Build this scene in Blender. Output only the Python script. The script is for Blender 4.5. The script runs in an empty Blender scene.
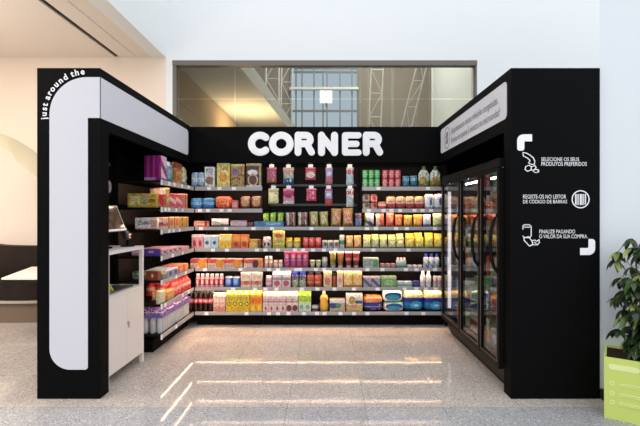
import bpy, bmesh, math, random
from mathutils import Vector, Matrix, noise
random.seed(7)
PI = math.pi
C = bpy.context.scene.collection
F, VX, VY, H = 427.0, 328.0, 215.0, 1.334     # focal length in pixels, level line and eye height in metres

def P(px, py, Y):
    return Vector(((px-VX)*Y/F, Y, H-(py-VY)*Y/F))
def PX(px, Y): return (px-VX)*Y/F
def PZ(py, Y): return H-(py-VY)*Y/F

# ------------------------------------------------------------------ colours and materials
def lin(c):
    if isinstance(c, str):
        c = tuple(int(c[i:i+2], 16) for i in (0, 2, 4))
    return tuple(((v/255)/12.92 if v/255 <= .04045 else (((v/255)+.055)/1.055)**2.4) for v in c) + (1.0,)

_m = {}
def mat(name, col, rough=.5, spec=.5, metal=0, **kw):
    if name in _m: return _m[name]
    m = bpy.data.materials.new(name); m.use_nodes = True
    b = m.node_tree.nodes['Principled BSDF']
    b.inputs['Base Color'].default_value = lin(col)
    b.inputs['Roughness'].default_value = rough
    b.inputs['Specular IOR Level'].default_value = spec
    b.inputs['Metallic'].default_value = metal
    if 'coat' in kw: b.inputs['Coat Weight'].default_value = kw['coat']; b.inputs['Coat Roughness'].default_value = .1
    if 'trans' in kw: b.inputs['Transmission Weight'].default_value = kw['trans']
    if 'alpha' in kw: b.inputs['Alpha'].default_value = kw['alpha']
    if 'ior' in kw: b.inputs['IOR'].default_value = kw['ior']
    nz = kw.get('noise')
    if nz:
        nt = m.node_tree; tc = nt.nodes.new('ShaderNodeTexCoord'); n = nt.nodes.new('ShaderNodeTexNoise')
        n.inputs['Scale'].default_value = nz[0]; n.inputs['Detail'].default_value = 4
        nt.links.new(tc.outputs['Object'], n.inputs['Vector'])
        mx = nt.nodes.new('ShaderNodeMix'); mx.data_type = 'RGBA'
        mx.inputs['A'].default_value = lin(col); mx.inputs['B'].default_value = lin(nz[1])
        nt.links.new(n.outputs['Fac'], mx.inputs['Factor']); nt.links.new(mx.outputs['Result'], b.inputs['Base Color'])
    if kw.get('bump'):
        nt = m.node_tree; tc = nt.nodes.new('ShaderNodeTexCoord'); n = nt.nodes.new('ShaderNodeTexNoise')
        n.inputs['Scale'].default_value = kw['bump'][0]
        nt.links.new(tc.outputs['Object'], n.inputs['Vector'])
        bp = nt.nodes.new('ShaderNodeBump'); bp.inputs['Strength'].default_value = kw['bump'][1]; bp.inputs['Distance'].default_value = .01
        nt.links.new(n.outputs['Fac'], bp.inputs['Height']); nt.links.new(bp.outputs['Normal'], b.inputs['Normal'])
    _m[name] = m
    return m
def emis(name, col, s):
    if name in _m: return _m[name]
    m = bpy.data.materials.new(name); m.use_nodes = True; nt = m.node_tree
    nt.nodes.remove(nt.nodes['Principled BSDF']); e = nt.nodes.new('ShaderNodeEmission')
    e.inputs['Color'].default_value = lin(col); e.inputs['Strength'].default_value = s
    nt.links.new(e.outputs[0], nt.nodes['Material Output'].inputs[0]); _m[name] = m
    return m

def art(base, layers=(), rough=.38):
    """printed packaging: flat colours laid over the pack's own box (0..1 across and up)"""
    key = 'print_' + str(base) + str(layers) + str(rough)
    if key in _m: return _m[key]
    m = bpy.data.materials.new('printed_packaging'); m.use_nodes = True; nt = m.node_tree; N = nt.nodes; L = nt.links
    b = N['Principled BSDF']; b.inputs['Roughness'].default_value = rough
    tc = N.new('ShaderNodeTexCoord'); sp = N.new('ShaderNodeSeparateXYZ'); L.new(tc.outputs['Generated'], sp.inputs[0])
    X, Z = sp.outputs['X'], sp.outputs['Z']
    def mth(op, a, b_=None, c_=None):
        n = N.new('ShaderNodeMath'); n.operation = op
        for i, v in enumerate((a, b_, c_)):
            if v is None: continue
            if isinstance(v, (int, float)): n.inputs[i].default_value = v
            else: L.new(v, n.inputs[i])
        return n.outputs[0]
    def rng(s, a, b_): return mth('MULTIPLY', mth('GREATER_THAN', s, a), mth('LESS_THAN', s, b_))
    cur = None
    def over(mask, col):
        nonlocal cur
        mx = N.new('ShaderNodeMix'); mx.data_type = 'RGBA'
        L.new(mask, mx.inputs['Factor'])
        if cur is None: mx.inputs['A'].default_value = lin(base)
        else: L.new(cur, mx.inputs['A'])
        mx.inputs['B'].default_value = lin(col); cur = mx.outputs['Result']
    for l in layers:
        k = l[0]
        if k == 'b': over(rng(Z, l[1], l[2]), l[3])
        elif k == 'v': over(rng(X, l[1], l[2]), l[3])
        elif k == 'y': over(rng(sp.outputs['Y'], l[1], l[2]), l[3])
        elif k == 'r': over(mth('MULTIPLY', rng(X, l[1], l[2]), rng(Z, l[3], l[4])), l[5])
        elif k == 'd':
            dx = mth('DIVIDE', mth('SUBTRACT', X, l[1]), l[3]); dz = mth('DIVIDE', mth('SUBTRACT', Z, l[2]), l[4])
            over(mth('LESS_THAN', mth('ADD', mth('MULTIPLY', dx, dx), mth('MULTIPLY', dz, dz)), 1.0), l[5])
        elif k == 's':     # slanted band
            t = mth('ADD', Z, mth('MULTIPLY', X, l[1])); over(rng(t, l[2], l[3]), l[4])
        elif k == 'n':     # blotches of print
            n = N.new('ShaderNodeTexNoise'); n.inputs['Scale'].default_value = l[1]; n.inputs['Detail'].default_value = 1
            L.new(tc.outputs['Generated'], n.inputs['Vector']); over(mth('GREATER_THAN', n.outputs['Fac'], l[2]), l[3])
        elif k == 't':     # small print, too small to read
            mp = N.new('ShaderNodeMapping'); mp.inputs['Scale'].default_value = (14, 1, 26)
            L.new(tc.outputs['Generated'], mp.inputs['Vector'])
            n = N.new('ShaderNodeTexNoise'); n.inputs['Scale'].default_value = 1; n.inputs['Detail'].default_value = 0
            L.new(mp.outputs[0], n.inputs['Vector'])
            over(mth('MULTIPLY', mth('GREATER_THAN', n.outputs['Fac'], .5), mth('MULTIPLY', rng(X, l[1], l[2]), rng(Z, l[3], l[4]))), l[5])
    # fine print and small pictures, unreadable at this size
    mp = N.new('ShaderNodeMapping'); mp.inputs['Location'].default_value = (len(_m)*1.7, 0, len(_m)*.9); L.new(tc.outputs['Generated'], mp.inputs[0])
    n = N.new('ShaderNodeTexNoise'); n.inputs['Scale'].default_value = 9; n.inputs['Detail'].default_value = 3; n.inputs['Roughness'].default_value = .65
    L.new(mp.outputs[0], n.inputs['Vector'])
    bc = N.new('ShaderNodeVectorMath'); bc.operation = 'MULTIPLY_ADD'; L.new(n.outputs['Color'], bc.inputs[0]); bc.inputs[1].default_value = (3.5, 3.5, 3.5); bc.inputs[2].default_value = (-.95, -.95, -.95)
    mu = N.new('ShaderNodeMix'); mu.data_type = 'RGBA'; mu.blend_type = 'MULTIPLY'; mu.inputs['Factor'].default_value = 1; mu.clamp_result = True
    if cur is None: mu.inputs['A'].default_value = lin(base)
    else: L.new(cur, mu.inputs['A'])
    cl = N.new('ShaderNodeVectorMath'); cl.operation = 'MAXIMUM'; L.new(bc.outputs[0], cl.inputs[0]); cl.inputs[1].default_value = (.12, .12, .12)
    L.new(cl.outputs[0], mu.inputs['B']); L.new(mu.outputs['Result'], b.inputs['Base Color'])
    _m[key] = m
    return m

BLACK = mat('black_laminate', (10, 10, 11), .6, .05)
BLACKIN = mat('black_shelf_steel', (15, 13, 13), .55, .12)
WHITEP = mat('white_vinyl', (206, 206, 213), .5, .3)
WHITEW = mat('white_paint', (232, 234, 234), .7, .2)
BEIGEW = mat('cream_plaster', (236, 222, 206), .8, .2)
RAIL = mat('grey_price_rail', (168, 164, 164), .35, .5)
PTAG = mat('white_paper_tag', (246, 246, 246), .6, .2)
LED = emis('warm_led', (255, 208, 172), 36.0)
LEDH = emis('header_led', (255, 216, 184), 8.0)
LEDC = emis('cool_led', (235, 242, 255), 10.0)
CAPW = mat('white_cap', (238, 238, 236), .4)
CHROME = mat('brushed_metal', (180, 180, 182), .3, .5, 1)

# ------------------------------------------------------------------ mesh helpers
def box(bm, a, b):
    x0, y0, z0 = (min(a[i], b[i]) for i in range(3)); x1, y1, z1 = (max(a[i], b[i]) for i in range(3))
    v = [bm.verts.new(p) for p in ((x0,y0,z0),(x1,y0,z0),(x1,y1,z0),(x0,y1,z0),(x0,y0,z1),(x1,y0,z1),(x1,y1,z1),(x0,y1,z1))]
    for f in ((3,2,1,0),(4,5,6,7),(0,1,5,4),(1,2,6,5),(2,3,7,6),(3,0,4,7)): bm.faces.new([v[i] for i in f])
def boxes(*bs):
    bm = bmesh.new()
    for a, b in bs: box(bm, a, b)
    return bm
def bev(bm, w, seg=2):
    bmesh.ops.bevel(bm, geom=bm.edges[:]+bm.verts[:], offset=w, segments=seg, affect='EDGES', profile=.5)
    return bm
def lathe(prof, seg=14, bm=None, c=(0, 0), sy=1.0):
    bm = bm or bmesh.new(); rings = []
    for r, z in prof:
        if r < 1e-5: rings.append([bm.verts.new((c[0], c[1], z))])
        else: rings.append([bm.verts.new((c[0]+r*math.cos(2*PI*i/seg), c[1]+r*sy*math.sin(2*PI*i/seg), z)) for i in range(seg)])
    for a, b in zip(rings, rings[1:]):
        for i in range(seg):
            j = (i+1) % seg
            if len(a) == 1 and len(b) == 1: continue
            if len(a) == 1: bm.faces.new((a[0], b[j], b[i]))
            elif len(b) == 1: bm.faces.new((a[i], a[j], b[0]))
            else: bm.faces.new((a[i], a[j], b[j], b[i]))
    return bm
def tube(pts, r, seg=8, bm=None, rad=None):
    bm = bm or bmesh.new(); pts = [Vector(p) for p in pts]; prev = None
    for i, p in enumerate(pts):
        t = (pts[min(i+1, len(pts)-1)]-pts[max(i-1, 0)]).normalized()
        u = t.cross(Vector((0, 0, 1)) if abs(t.z) < .9 else Vector((1, 0, 0))).normalized(); w = t.cross(u)
        rr = rad[i] if rad else r
        ring = [bm.verts.new(p+(u*math.cos(2*PI*k/seg)+w*math.sin(2*PI*k/seg))*rr) for k in range(seg)]
        if prev:
            for k in range(seg): bm.faces.new((prev[k], prev[(k+1) % seg], ring[(k+1) % seg], ring[k]))
        else: bm.faces.new(ring[::-1])
        prev = ring
    bm.faces.new(prev)
    return bm
def prism(poly, f0, f1, bm=None):
    """poly: 2D outline; f0/f1 map a 2D point to the front and the back 3D point"""
    bm = bm or bmesh.new()
    a = [bm.verts.new(f0(*p)) for p in poly]; b = [bm.verts.new(f1(*p)) for p in poly]
    bm.faces.new(a); bm.faces.new(b[::-1]); n = len(poly)
    for i in range(n): bm.faces.new((a[i], b[i], b[(i+1) % n], a[(i+1) % n]))
    return bm
def rrect(x0, z0, x1, z1, r, seg=10):
    """r: radii bottom-left, bottom-right, top-right, top-left"""
    if not isinstance(r, tuple): r = (r,)*4
    out = []
    for (cx, cz, a, rr) in ((x0+r[0], z0+r[0], PI, r[0]), (x1-r[1], z0+r[1], 1.5*PI, r[1]), (x1-r[2], z1-r[2], 0, r[2]), (x0+r[3], z1-r[3], .5*PI, r[3])):
        for k in range(seg+1):
            t = a + k/seg*PI/2; out.append((cx+rr*math.cos(t), cz+rr*math.sin(t)))
    return out
_step = [0]
def stroke(pts, r, fa, f1, bm, closed=False, seg=14):
    """a round-ended band of half-width r along 2D points, given depth"""
    def f0(u, v):
        a, b = Vector(fa(u, v)), Vector(f1(u, v)); return a+(a-b).normalized()*.00012*(_step[0] % 40)
    if closed: pts = list(pts)+[pts[0]]
    for p in pts:
        _step[0] += 1
        prism([(p[0]+r*math.cos(2*PI*k/seg), p[1]+r*math.sin(2*PI*k/seg)) for k in range(seg)], f0, f1, bm)
    for p, q in zip(pts, pts[1:]):
        dx, dy = q[0]-p[0], q[1]-p[1]; l = math.hypot(dx, dy) or 1; nx, ny = -dy/l*r, dx/l*r; _step[0] += 1
        prism([(p[0]-nx, p[1]-ny), (q[0]-nx, q[1]-ny), (q[0]+nx, q[1]+ny), (p[0]+nx, p[1]+ny)], f0, f1, bm)
def ring_band(cx, cy, rx, ry, r, f0, f1, bm, a0=0, a1=2*PI, seg=32):
    prev = None
    for i in range(seg+1):
        t = a0+(a1-a0)*i/seg; c, s = math.cos(t), math.sin(t)
        cur = [((cx+(rx+r)*c), (cy+(ry+r)*s)), ((cx+(rx-r)*c), (cy+(ry-r)*s))]
        if prev: prism([prev[0], cur[0], cur[1], prev[1]], f0, f1, bm)
        prev = cur
def mesh(name, bm, m, smooth=False):
    bmesh.ops.recalc_face_normals(bm, faces=bm.faces[:])
    me = bpy.data.meshes.new(name); bm.to_mesh(me); bm.free()
    for k in (m if isinstance(m, (list, tuple)) else [m]): me.materials.append(k)
    if smooth:
        for p in me.polygons: p.use_smooth = True
        me.set_sharp_from_angle(angle=math.radians(40))
    return me
def link(name, me, parent=None, loc=(0, 0, 0), rz=0):
    o = bpy.data.objects.new(name, me); C.objects.link(o); o.location = loc; o.rotation_euler = (0, 0, rz)
    if parent: o.parent = parent
    return o
def obj(name, bm, m, parent=None, loc=(0, 0, 0), smooth=False, label=None):
    o = link(name, mesh(name, bm, m, smooth), parent, loc)
    if label: o['label'] = label
    return o
def tag(o, label, cat, group=None, kind=None):
    if label: o['label'] = label
    if cat: o['category'] = cat
    if group: o['group'] = group
    if kind: o['kind'] = kind
    return o
def thing(name, label, cat, loc=(0, 0, 0), rz=0, group=None):
    return tag(link(name, None, None, loc, rz), label, cat, group)
def struct(name, bm, m, parent=None, smooth=False):
    o = obj(name, bm, m, parent, smooth=smooth); o['kind'] = 'structure'
    return o
def text_mesh(s, size=1.0, bold=0.0, ext=.002, align='LEFT', space=1.0):
    cu = bpy.data.curves.new('t', 'FONT'); cu.body = s; cu.size = size; cu.offset = bold; cu.extrude = ext; cu.align_x = align; cu.space_character = space
    cu.resolution_u = 3
    o = bpy.data.objects.new('t', cu); C.objects.link(o)
    dg = bpy.context.evaluated_depsgraph_get(); dg.update()
    me = bpy.data.meshes.new_from_object(o.evaluated_get(dg))
    bpy.data.objects.remove(o)
    return me
def fit_text(name, s, m, origin, ux, uy, width, height, parent=None, bold=0.0, ext=.0015):
    """text whose letters fill width x height, lower corner at origin, along ux and uy"""
    me = text_mesh(s, 1.0, bold, .0)
    xs = [v.co.x for v in me.vertices]; ys = [v.co.y for v in me.vertices]
    x0, x1, y0, y1 = min(xs), max(xs), min(ys), max(ys)
    ux, uy = Vector(ux), Vector(uy); n = ux.cross(uy)
    for v in me.vertices:
        v.co = Vector(origin)+ux*((v.co.x-x0)/(x1-x0)*width)+uy*((v.co.y-y0)/(y1-y0)*height)+n*ext
    me.materials.clear(); me.materials.append(m)
    return link(name, me, parent)

# ------------------------------------------------------------------ camera and render settings
sc = bpy.context.scene
cam = bpy.data.cameras.new('camera'); co = bpy.data.objects.new('camera', cam); C.objects.link(co)
co.location = (0, 0, H); co.rotation_euler = (PI/2, 0, 0)
cam.sensor_width = 36; cam.lens = F/640*36; cam.shift_x = -8/640; cam.shift_y = 2/640; cam.clip_start = .05
sc.camera = co
sc.view_settings.view_transform = 'Standard'; sc.view_settings.look = 'None'; sc.view_settings.gamma = 1
sc.view_settings.exposure = 0.38
sc.view_settings.use_curve_mapping = False
sc.cycles.use_denoising = True
sc.cycles.max_bounces = 8
sc.cycles.sample_clamp_indirect = 6

# ------------------------------------------------------------------ world: soft daylight of the atrium's skylight
w = bpy.data.worlds.new('daylight'); sc.world = w; w.use_nodes = True; nt = w.node_tree
bg = nt.nodes['Background']; bg.inputs['Strength'].default_value = WORLD = 1.0
tc = nt.nodes.new('ShaderNodeTexCoord'); sx = nt.nodes.new('ShaderNodeSeparateXYZ'); nt.links.new(tc.outputs['Generated'], sx.inputs[0])
cr = nt.nodes.new('ShaderNodeValToRGB'); nt.links.new(sx.outputs['Z'], cr.inputs[0])
cr.color_ramp.elements[0].position = 0; cr.color_ramp.elements[0].color = (.86, .88, .92, 1)
cr.color_ramp.elements[1].position = .7; cr.color_ramp.elements[1].color = (1.35, 1.45, 1.55, 1)
nt.links.new(cr.outputs[0], bg.inputs['Color'])

# ------------------------------------------------------------------ the setting
YB = 6.2                     # room's back wall
XE, ZS = PX(166, YB), PZ(57.5, YB)
def floor_mat():
    m = bpy.data.materials.new('polished_terrazzo'); m.use_nodes = True; nt = m.node_tree; N = nt.nodes; L = nt.links
    b = N['Principled BSDF']; tc = N.new('ShaderNodeTexCoord')
    v = N.new('ShaderNodeTexVoronoi'); v.inputs['Scale'].default_value = 145; L.new(tc.outputs['Object'], v.inputs['Vector'])
    cr = N.new('ShaderNodeValToRGB'); L.new(v.outputs['Color'], cr.inputs[0]); e = cr.color_ramp.elements
    cr.color_ramp.interpolation = 'CONSTANT'
    e[0].position = 0; e[0].color = lin((104, 101, 100)); e[1].position = .85; e[1].color = lin((206, 204, 201))
    for p, c in ((.12, (152, 150, 148)), (.42, (166, 163, 161)), (.66, (177, 174, 172))):
        k = e.new(p); k.color = lin(c)
    n = N.new('ShaderNodeTexNoise'); n.inputs['Scale'].default_value = 2.5; n.inputs['Detail'].default_value = 5; L.new(tc.outputs['Object'], n.inputs['Vector'])
    mx = N.new('ShaderNodeMix'); mx.data_type = 'RGBA'; mx.blend_type = 'MULTIPLY'; mx.inputs['Factor'].default_value = .25
    L.new(cr.outputs[0], mx.inputs['A']); L.new(n.outputs['Fac'], mx.inputs['B'])
    br = N.new('ShaderNodeTexBrick'); br.offset = 0; br.squash = 1
    mp = N.new('ShaderNodeMapping'); mp.inputs['Location'].default_value = (.283, -2.96+.58*5, 0); L.new(tc.outputs['Object'], mp.inputs[0]); L.new(mp.outputs[0], br.inputs['Vector'])
    br.inputs['Scale'].default_value = 1; br.inputs['Brick Width'].default_value = .54; br.inputs['Row Height'].default_value = .58
    br.inputs['Mortar Size'].default_value = .0022; br.inputs['Mortar Smooth'].default_value = .3
    br.inputs['Color1'].default_value = (1, 1, 1, 1); br.inputs['Color2'].default_value = (.9, .9, .9, 1); br.inputs['Mortar'].default_value = (.45, .45, .45, 1)
    m2 = N.new('ShaderNodeMix'); m2.data_type = 'RGBA'; m2.blend_type = 'MULTIPLY'; m2.inputs['Factor'].default_value = .8
    L.new(mx.outputs['Result'], m2.inputs['A']); L.new(br.outputs['Color'], m2.inputs['B']); sy = N.new('ShaderNodeSeparateXYZ'); L.new(tc.outputs['Object'], sy.inputs[0])
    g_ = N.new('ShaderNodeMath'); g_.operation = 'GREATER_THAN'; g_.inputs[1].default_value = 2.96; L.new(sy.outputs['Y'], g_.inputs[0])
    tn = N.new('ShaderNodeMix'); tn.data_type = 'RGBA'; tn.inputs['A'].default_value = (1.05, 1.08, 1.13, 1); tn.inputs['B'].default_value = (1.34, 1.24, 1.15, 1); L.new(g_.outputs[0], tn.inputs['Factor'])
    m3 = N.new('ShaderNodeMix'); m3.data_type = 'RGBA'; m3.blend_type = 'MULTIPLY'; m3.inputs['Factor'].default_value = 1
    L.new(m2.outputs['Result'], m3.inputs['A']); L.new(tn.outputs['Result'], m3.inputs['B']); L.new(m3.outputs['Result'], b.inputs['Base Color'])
    b.inputs['Roughness'].default_value = .06; b.inputs['Specular IOR Level'].default_value = .13
    return m
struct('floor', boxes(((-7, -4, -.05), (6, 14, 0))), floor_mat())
# back wall with its wide interior window
WX0, WX1, WZ1 = PX(172.5, YB), PX(477, YB), PZ(60.5, YB)
WZ0 = 2.25
struct('wall_back', boxes(((XE, YB, 0), (WX0, YB+.25, 5.4)), ((WX1, YB, 0), (5, YB+.25, 5.4)), ((WX0, YB, WZ1), (WX1, YB+.25, 5.4)), ((WX0, YB, 0), (WX1, YB+.25, WZ0))), WHITEW)
struct('wall_lounge', boxes(((-7, YB, 0), (XE, YB+.25, ZS+.2))), BEIGEW)
struct('wall_left', boxes(((-7.1, -1, 0), (-7, YB, ZS+.2))), BEIGEW)
struct('wall_bulkhead', boxes(((XE-.2, -1, ZS), (XE, YB, 5.2))), WHITEW)
CEILM = mat('ceiling_board', (230, 220, 210), .8, .2)
DARKG = mat('dark_gap', (52, 46, 42), .7, .2)
def YX(px, py, z): return F*(z-H)/(VY-py)
Xs, Xt = PX(118, YB), PX(137, YB)
struct('ceiling', boxes(((-7, -1, ZS), (Xs-.035, YB, ZS+.12)), ((Xs+.035, -1, ZS), (Xt-.006, YB, ZS+.12)), ((Xt+.006, -1, ZS), (XE-.2, YB, ZS+.12)), ((Xs-.035, -1, ZS+.07), (Xs+.035, YB, ZS+.12)), ((Xt-.006, -1, ZS+.02), (Xt+.006, YB, ZS+.12))), CEILM)
struct('trim_slot', boxes(((Xs-.034, -1, ZS+.02), (Xs+.034, YB-.01, ZS+.06))), DARKG)
bm = bmesh.new(); prism([(1.985, 3.12), (5, 3.12), (5, 3.5), (2.26, 3.5)], lambda x, y: (x, y, 0), lambda x, y: (x, y, 5.4), bm)
struct('wall_right', bm, mat('column_paint', (216, 219, 222), .7, .2))
# the interior window
GLA = bpy.data.materials.new('window_glass'); GLA.use_nodes = True
def thin_glass(m, tint, ior, rough=0.0):
    nt = m.node_tree; nt.nodes.remove(nt.nodes['Principled BSDF'])
    t = nt.nodes.new('ShaderNodeBsdfTransparent'); t.inputs[0].default_value = lin(tint)
    g = nt.nodes.new('ShaderNodeBsdfGlossy'); g.inputs['Roughness'].default_value = rough
    # Schlick reflectance, the same from either side of the pane
    r0 = ((ior-1)/(ior+1))**2
    ge = nt.nodes.new('ShaderNodeNewGeometry'); dp = nt.nodes.new('ShaderNodeVectorMath'); dp.operation = 'DOT_PRODUCT'
    nt.links.new(ge.outputs['Incoming'], dp.inputs[0]); nt.links.new(ge.outputs['Normal'], dp.inputs[1])
    def mth(op, a, b):
        n = nt.nodes.new('ShaderNodeMath'); n.operation = op
        for i, v in enumerate((a, b)):
            if isinstance(v, (int, float)): n.inputs[i].default_value = v
            else: nt.links.new(v, n.inputs[i])
        return n.outputs[0]
    fr_ = mth('ADD', r0, mth('MULTIPLY', 1-r0, mth('POWER', mth('SUBTRACT', 1.0, mth('ABSOLUTE', dp.outputs['Value'], 0)), 5)))
    mx = nt.nodes.new('ShaderNodeMixShader'); nt.links.new(fr_, mx.inputs[0]); nt.links.new(t.outputs[0], mx.inputs[1]); nt.links.new(g.outputs[0], mx.inputs[2])
    nt.links.new(mx.outputs[0], nt.nodes['Material Output'].inputs[0])
thin_glass(GLA, (226, 227, 224), 1.4)
FRM = mat('bronze_window_frame', (110, 104, 98), .5, .4)
wn = link('window_1', None); wn['kind'] = 'structure'
obj('window_frame', boxes(((WX0, YB-.01, WZ1-.07), (WX1, YB+.1, WZ1)), ((WX0, YB+.0, WZ0), (WX0+.05, YB+.1, WZ1-.07)), ((WX1-.02, YB, WZ0), (WX1, YB+.1, WZ1-.07))), FRM, wn)
gz = PZ(98, YB)
for (x0, x1) in ((WX0+.05, PX(234, YB)), (PX(234, YB)+.008, PX(360, YB)), (PX(360, YB)+.008, PX(430, YB)), (PX(430, YB)+.008, WX1-.02)):
    for (z0, z1) in ((WZ0, gz-.005), (gz+.005, WZ1-.07)):
        obj('window_pane', boxes(((x0, YB+.05, z0), (x1, YB+.06, z1))), GLA, wn)
# the hall seen through it
GREY = mat('grey_plaster', (150, 148, 138), .8, .2); BRN = mat('taupe_wall', (118, 108, 94), .8, .2); TAN = mat('tan_wall', (150, 132, 108), .8, .2)
struct('wall_hall_left', boxes(((-2.42, YB+.25, 2), (-2.3, 13, 3.62))), TAN)
zc = 3.66
bm = bmesh.new(); prism([(-2.42, YB+.25), (-1.4, YB+.25), (-.95, 13), (-2.42, 13)], lambda x, y: (x, y, zc), lambda x, y: (x, y, zc+.3), bm)
struct('ceiling_hall', bm, GREY)
YF = 13.0
struct('wall_hall_back', boxes(((-2.6, YF, 2), (PX(290, YF), YF+.1, 7.5)), ((PX(358, YF), YF, 2), (PX(432, YF), YF+.1, 7.5))), BRN)
struct('wall_hall_right', boxes(((PX(432, 12.2), 12.2, 2), (3.4, 12.3, 7.5)), ((3.0, YB+.25, 2), (3.1, 12.2, 7.5))), mat('pale_green_wall', (196, 200, 192), .8, .2))
struct('ceiling_hall_far', boxes(((-3, YB+.25, 7.5), (3.4, YF+.1, 7.6)), ), BRN)
struct('floor_hall', boxes(((-2.6, YB+.25, 1.9), (3.4, YF, 2.0))), GREY)
# daylit glazed grid at the far end of the hall
w2 = link('window_2', None); w2['kind'] = 'structure'
obj('window_pane', boxes(((PX(290, YF), YF+.05, 2), (PX(358, YF), YF+.07, 7.5))), emis('daylit_glazing', (166, 182, 196), 1.25), w2)
bm = bmesh.new(); MUL = mat('grey_mullion', (92, 98, 98), .5)
for px in (290.5, 296, 302, 314, 323, 327, 340, 352, 357.5): box(bm, (PX(px, YF)-.02, YF-.04, 2), (PX(px, YF)+.02, YF+.04, 7.5))
for py in (68, 72, 111, 140): box(bm, (PX(290, YF), YF-.03, PZ(py, YF)-.03), (PX(358, YF), YF+.03, PZ(py, YF)+.03))
obj('window_frame', bm, MUL, w2)
obj('window_sill', boxes(((PX(290, YF), YF-.2, PZ(90, YF)-.035), (PX(358, YF), YF-.05, PZ(90, YF)+.035))), mat('pale_rail', (186, 190, 182), .5), w2)
# steel lattice masts behind the window
STEEL = mat('pale_steel', (178, 176, 164), .4, .5)
def mast(px0, px1, Y, lean, label):
    bm = bmesh.new(); x0, x1 = PX(px0, Y), PX(px1, Y); z0, z1 = 2.0, 7.3; n = 9
    f = lambda x, z: (x+lean*(z-3), Y, z)
    for x in (x0, x1): tube([f(x, z0), f(x, z1)], .02, 6, bm)
    for i in range(n):
        za, zb = z0+(z1-z0)*i/n, z0+(z1-z0)*(i+1)/n
        a, b = (x0, x1) if i % 2 else (x1, x0)
        tube([f(a, za), f(b, zb)], .010, 5, bm); tube([f(x0, zb), f(x1, zb)], .010, 5, bm)
    return tag(obj('lattice_mast', bm, STEEL), label, 'steel mast', 'steel masts behind the interior window')
mast(266, 279, 11.3, .0, 'pale steel lattice mast behind the window above the letters C and O')
mast(398, 408, 9.6, .25, 'steel lattice mast nearest the pale wall behind the window')
mast(280, 291, 11.6, .02, 'narrow steel lattice mast against the edge of the blue glazing')
mast(368, 380, 10.6, .04, 'steel lattice mast leaning across the brown wall behind the window')
bm = bmesh.new()
for px, r in ((368, .02), (392.5, .028)): tube([(PX(px, 9), 9, 2), (PX(px, 9), 9, 7.3)], r, 8, bm)
tag(obj('steel_pole', bm, STEEL), 'pale vertical steel poles behind the window, above the letter R', 'pole')
bm = bmesh.new()
for i in range(2):
    for j in range(2): bev(bm, 0) if 0 else box(bm, (PX(326, 12)-.17+.18*i, 11.96, PZ(97, 12)-.17+.18*j), (PX(326, 12)-.01+.18*i, 12, PZ(97, 12)-.01+.18*j))
t = thing('pendant_light', 'bright square four-panel lamp against the blue glazing behind the window', 'lamp')
obj('diffuser', bm, emis('lamp_face', (255, 250, 240), 2.2), t)
obj('bracket', boxes(((PX(326, 12)-.02, 12.0, PZ(97, 12)-.05), (PX(326, 12)+.02, 12.9, PZ(97, 12)+.05))), MUL, t)
# lamps: warm uplight in the hall behind, warm light in the lounge plus an added ceiling fill
def area(name, loc, rot, sx, sy, e, col):
    l = bpy.data.lights.new(name, 'AREA'); l.shape = 'RECTANGLE'; l.size = sx; l.size_y = sy; l.energy = e; l.color = col
    o = bpy.data.objects.new(name, l); C.objects.link(o); o.location = loc; o.rotation_euler = rot
    return o
area('hall_uplight', (-1.75, 9.5, 2.75), (PI, 0, 0), .5, 1.0, 75, (1, .74, .44))
area('hall_skylight', (1.0, 10, 7.3), (0, 0, 0), 2.5, 3, 380, (1, .98, .96))
area('lounge_downlight', (-4.4, 2.6, ZS-.02), (0, 0, 0), 1.8, 3.0, 165, (1, .89, .79))
area('lounge_ceiling_fill', (-4.4, 3.2, 2.3), (PI, 0, 0), 1.2, 2.6, 26, (1, .89, .79))  # added fill aimed upward to brighten the lounge ceiling, no fixture here

# lounge furniture at the far side
def arc_band(cx, cy, r0, r1, a0, a1, z0, z1, seg=28):
    bm = bmesh.new(); prev = None
    for i in range(seg+1):
        t = math.radians(a0+(a1-a0)*i/seg); c, s = math.cos(t), math.sin(t)
        cur = [bm.verts.new(p) for p in ((cx+r0*c, cy+r0*s, z0), (cx+r1*c, cy+r1*s, z0), (cx+r1*c, cy+r1*s, z1), (cx+r0*c, cy+r0*s, z1))]
        if prev:
            for k in range(4): bm.faces.new((prev[k], prev[(k+1) % 4], cur[(k+1) % 4], cur[k]))
        else: bm.faces.new(cur)
        prev = cur
    bm.faces.new(prev[::-1])
    return bm
LEA = mat('dark_brown_leather', (26, 19, 17), .6, .15, noise=(6, (44, 34, 30)))
cx, cy = -3.9, 7.0
t = thing('curved_banquette', 'dark leather curved banquette with brown plinth against the cream lounge wall', 'banquette')
obj('plinth', arc_band(cx, cy, 1.2, 1.72, 226, 314, 0, .24), mat('brown_plinth', (112, 94, 78), .6), t)
obj('seat_edge', arc_band(cx, cy, 1.2, 1.76, 226, 314, .245, .275), mat('pale_seat_edge', (170, 160, 148), .5), t)
obj('seat', arc_band(cx, cy, 1.2, 1.74, 226, 314, .28, .50), LEA, t)
obj('backrest', arc_band(cx, cy, 1.17, 1.32, 226, 314, .51, .92), LEA, t)
t = thing('lounge_table', 'white-topped table with a dark edge in front of the curved banquette', 'table', (-3.0, 4.95, 0))
tp = [(-.42, -.48), (.5, -.48), (.5, .5), (-.78, .5)]
bm = bmesh.new(); prism(tp, lambda x, y: (x, y, .675), lambda x, y: (x, y, .656), bm)
obj('tabletop', bm, mat('white_tabletop', (238, 226, 216), .4), t)
bm = bmesh.new(); prism([(x*.985, y*.985) for x, y in tp], lambda x, y: (x, y, .655), lambda x, y: (x, y, .62), bm)
obj('table_edge', bm, LEA, t)
obj('leg', lathe([(0, 0), (.28, 0), (.28, .02), (.05, .035), (.05, .619), (0, .619)], 20), LEA, t, smooth=True)
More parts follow.
